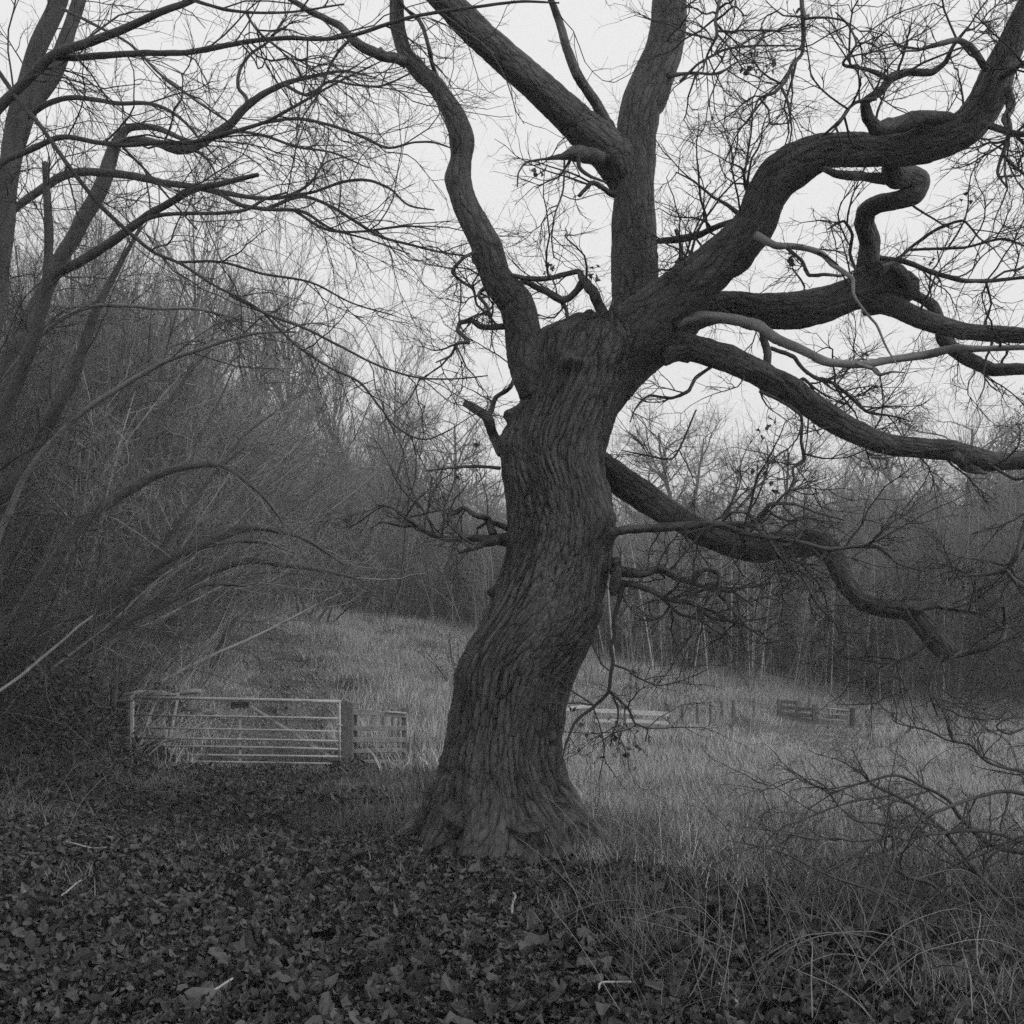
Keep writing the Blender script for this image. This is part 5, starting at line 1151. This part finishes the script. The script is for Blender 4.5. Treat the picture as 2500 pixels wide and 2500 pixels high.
# ------------------------------------------------------------------ bare bush at the lower right
def BR(q): return [(1640 + a * .4451, 1640 + b * .4451, w_) for a, b, w_ in q]
bush = [
    (BR([(2200, 1420, 18), (1932, 1330, 14), (1700, 1300, 13), (1500, 1220, 12), (1400, 1150, 11), (1280, 1120, 9), (1180, 1010, 7), (1130, 910, 5)]), 6.6, 6.2),
    (BR([(2150, 1500, 16), (1860, 1280, 12), (1700, 1130, 11), (1600, 1010, 11), (1500, 880, 10), (1400, 790, 9), (1250, 690, 8), (1080, 600, 6), (1030, 540, 4)]), 6.4, 6.6),
    (BR([(2150, 760, 14), (1932, 670, 11), (1850, 655, 10), (1700, 680, 9), (1550, 730, 9), (1400, 790, 8), (1200, 890, 8), (1080, 960, 7), (950, 1040, 6), (800, 1130, 5), (700, 1240, 4), (600, 1350, 3)]), 6.8, 6.0),
    (BR([(2150, 1050, 16), (1932, 940, 12), (1800, 890, 11), (1650, 870, 10), (1500, 885, 9), (1350, 900, 8), (1200, 970, 7), (1080, 1030, 6), (960, 1100, 4)]), 6.7, 6.3),
    (BR([(2150, 1040, 18), (1932, 990, 15), (1780, 960, 14), (1650, 870, 11), (1560, 770, 10), (1530, 720, 9), (1360, 620, 8), (1250, 570, 7), (1080, 600, 6), (900, 660, 5), (760, 745, 3)]), 7.0, 6.9),
    (BR([(1250, 670, 6), (1200, 680, 6), (1000, 710, 6), (830, 765, 5), (700, 820, 5), (600, 860, 4), (570, 910, 3)]), 6.7, 6.6),
    (BR([(2150, 1450, 12), (1900, 1420, 10), (1400, 1380, 9), (1250, 1300, 8), (1100, 1200, 8), (950, 1150, 7), (800, 1090, 6), (650, 1010, 5), (530, 970, 4), (400, 940, 3), (300, 925, 2)]), 6.2, 6.0),
    (BR([(1140, 915, 6), (1000, 930, 6), (890, 910, 5), (800, 920, 5), (600, 880, 4), (390, 850, 2)]), 6.3, 6.3),
    (BR([(1240, 860, 7), (1120, 830, 6), (1020, 820, 6), (920, 740, 5), (820, 610, 4), (600, 600, 3), (480, 665, 2)]), 6.4, 6.4),
    (BR([(2150, 600, 12), (1932, 550, 8), (1700, 470, 7), (1640, 400, 7), (1550, 380, 6), (1500, 240, 5), (1430, 100, 4), (1440, 0, 3)]), 7.4, 7.2),
    (BR([(1640, 400, 6), (1500, 370, 5), (1400, 320, 5), (1310, 300, 4), (1210, 260, 3), (1205, 230, 2)]), 7.3, 7.3),
    (BR([(2100, 380, 8), (1932, 310, 6), (1850, 340, 6), (1780, 300, 5), (1830, 260, 4), (1932, 250, 4)]), 7.4, 7.3),
    (BR([(2150, 1650, 12), (1932, 1560, 10), (1700, 1545, 9), (1450, 1520, 8), (1200, 1560, 6), (1000, 1580, 4), (830, 1630, 3)]), 5.7, 5.6),
    (BR([(1480, 880, 7), (1440, 840, 6), (1390, 830, 5), (1330, 760, 5), (1380, 620, 4), (1360, 520, 3)]), 6.5, 6.5),
    (BR([(1700, 1130, 7), (1750, 1010, 6), (1830, 960, 6), (1932, 915, 5)]), 6.5, 6.4),
    (BR([(1400, 1150, 8), (1550, 1060, 8), (1700, 1000, 7), (1850, 930, 7), (1960, 890, 5)]), 6.4, 6.2),
    (BR([(1130, 910, 6), (1040, 990, 6), (960, 1060, 5), (830, 1150, 4), (740, 1220, 4)]), 6.2, 6.0),
]
BSPEC = [dict(L=.5, R=.0065, seg=7, g=.2, up=.0), dict(n=5, a=45, L=.22, R=.0032, seg=5, g=.22), dict(n=3, a=45, L=.09, R=.002, seg=3, g=.22)]
r8 = np.random.default_rng(41); stems = []
base_ = np.array((P(2660, 2240, 6.5)[0], 6.6, float(gz(3.7, 6.6)) - .1, .035))
for k, (q, a, b) in enumerate(bush):
    pth = pp([(x_, y_, w_ * 1.0) for x_, y_, w_ in q], a, b)
    if q[0][0] > 2550: pth = np.vstack([base_, (base_ + pth[0]) / 2 + np.array((.1, 0, .12, 0)), pth])
    stems.append((pth, 'stem', None))
traced_tree('bare_bush', 'tangled bare bush reaching in from the right edge over the foreground grass', stems, r8, BSPEC, 6.5, cat='bush', mat_=M_STEM, ang=48)

# dry stalks and bramble runners in the lower right
N = 620
y = r8.uniform(4.4, 9.5, N); u = np.interp(r8.random(N), [0, .25, 1], [1420, 1700, 2620]); x = (u - 1250) / 2500 * y
pts, rad = grow(np.column_stack([x, y, gz(x, y) - .02]), np.column_stack([r8.normal(.05, .45, N), r8.normal(0, .45, N), np.ones(N)]), r8.uniform(.25, .95, N) * np.interp(y, [4.4, 6, 9], [.7, 1, 1]), r8.uniform(.0014, .0032, N), 9, .07, -.05, r8, .5)
V, F, A = tubes(pts, rad, 3)
N = 70; y = r8.uniform(4.4, 7, N); u = r8.uniform(1650, 2650, N); x = (u - 1250) / 2500 * y
pts, rad = grow(np.column_stack([x, y, gz(x, y)]), np.column_stack([r8.normal(-.2, .6, N), r8.normal(0, .5, N), np.ones(N)]), r8.uniform(.8, 1.5, N), r8.uniform(.0025, .0045, N), 12, .07, -.14, r8, .5)
t2 = tubes(pts, rad, 4)
V, F, A = merge([(V, F, A), t2])
tag(obj('dry_stalks', mesh('dry_stalks', V, F, M_TWIGP, A)), 'pale dry stalks and arching runners in the lower right corner', 'stalks', kind='stuff')
N = 130; y = r8.uniform(9, 13.5, N); u = r8.uniform(-80, 330, N); x = (u - 1250) / 2500 * y
pts, rad = grow(np.column_stack([x, y, gz(x, y)]), np.column_stack([r8.normal(.2, .7, N), r8.normal(0, .5, N), np.ones(N) * .8]), r8.uniform(.3, .9, N), r8.uniform(.0015, .003, N), 8, .08, -.12, r8, .5)
V, F, A = tubes(pts, rad, 3); tag(obj('dry_stalks', mesh('dry_stalks', V, F, M_TWIGP, A)), 'thin dry stalks lying over the undergrowth at the left edge', 'stalks', kind='stuff')

# ------------------------------------------------------------------ haze
def haze(density):
    x0, x1, y0, y1, z0, z1 = -380, 380, -45, 305, -2.2, 36
    V = np.array([(x, y, z) for z in (z0, z1) for y in (y0, y1) for x in (x0, x1)], float)
    F = np.array([(0, 2, 3, 1), (4, 5, 7, 6), (0, 1, 5, 4), (2, 6, 7, 3), (0, 4, 6, 2), (1, 3, 7, 5)])
    m = bpy.data.materials.new('haze'); m.use_nodes = True; t = m.node_tree; t.nodes.remove(t.nodes['Principled BSDF'])
    pv = t.nodes.new('ShaderNodeVolumePrincipled'); pv.inputs['Color'].default_value = grey(.85); pv.inputs['Density'].default_value = density
    t.links.new(pv.outputs[0], t.nodes['Material Output'].inputs['Volume'])
    tag(obj('haze', mesh('haze', V, [F], m, smooth=False)), 'thin winter haze over the whole scene', 'haze', kind='stuff')
HAZE = 0.0020
if HAZE: haze(HAZE)
tris = sum(len(m.loops) - 2 * len(m.polygons) for m in bpy.data.meshes)
print('TRIS', tris, {m.name: len(m.loops) - 2 * len(m.polygons) for m in bpy.data.meshes if len(m.polygons) > 8000})
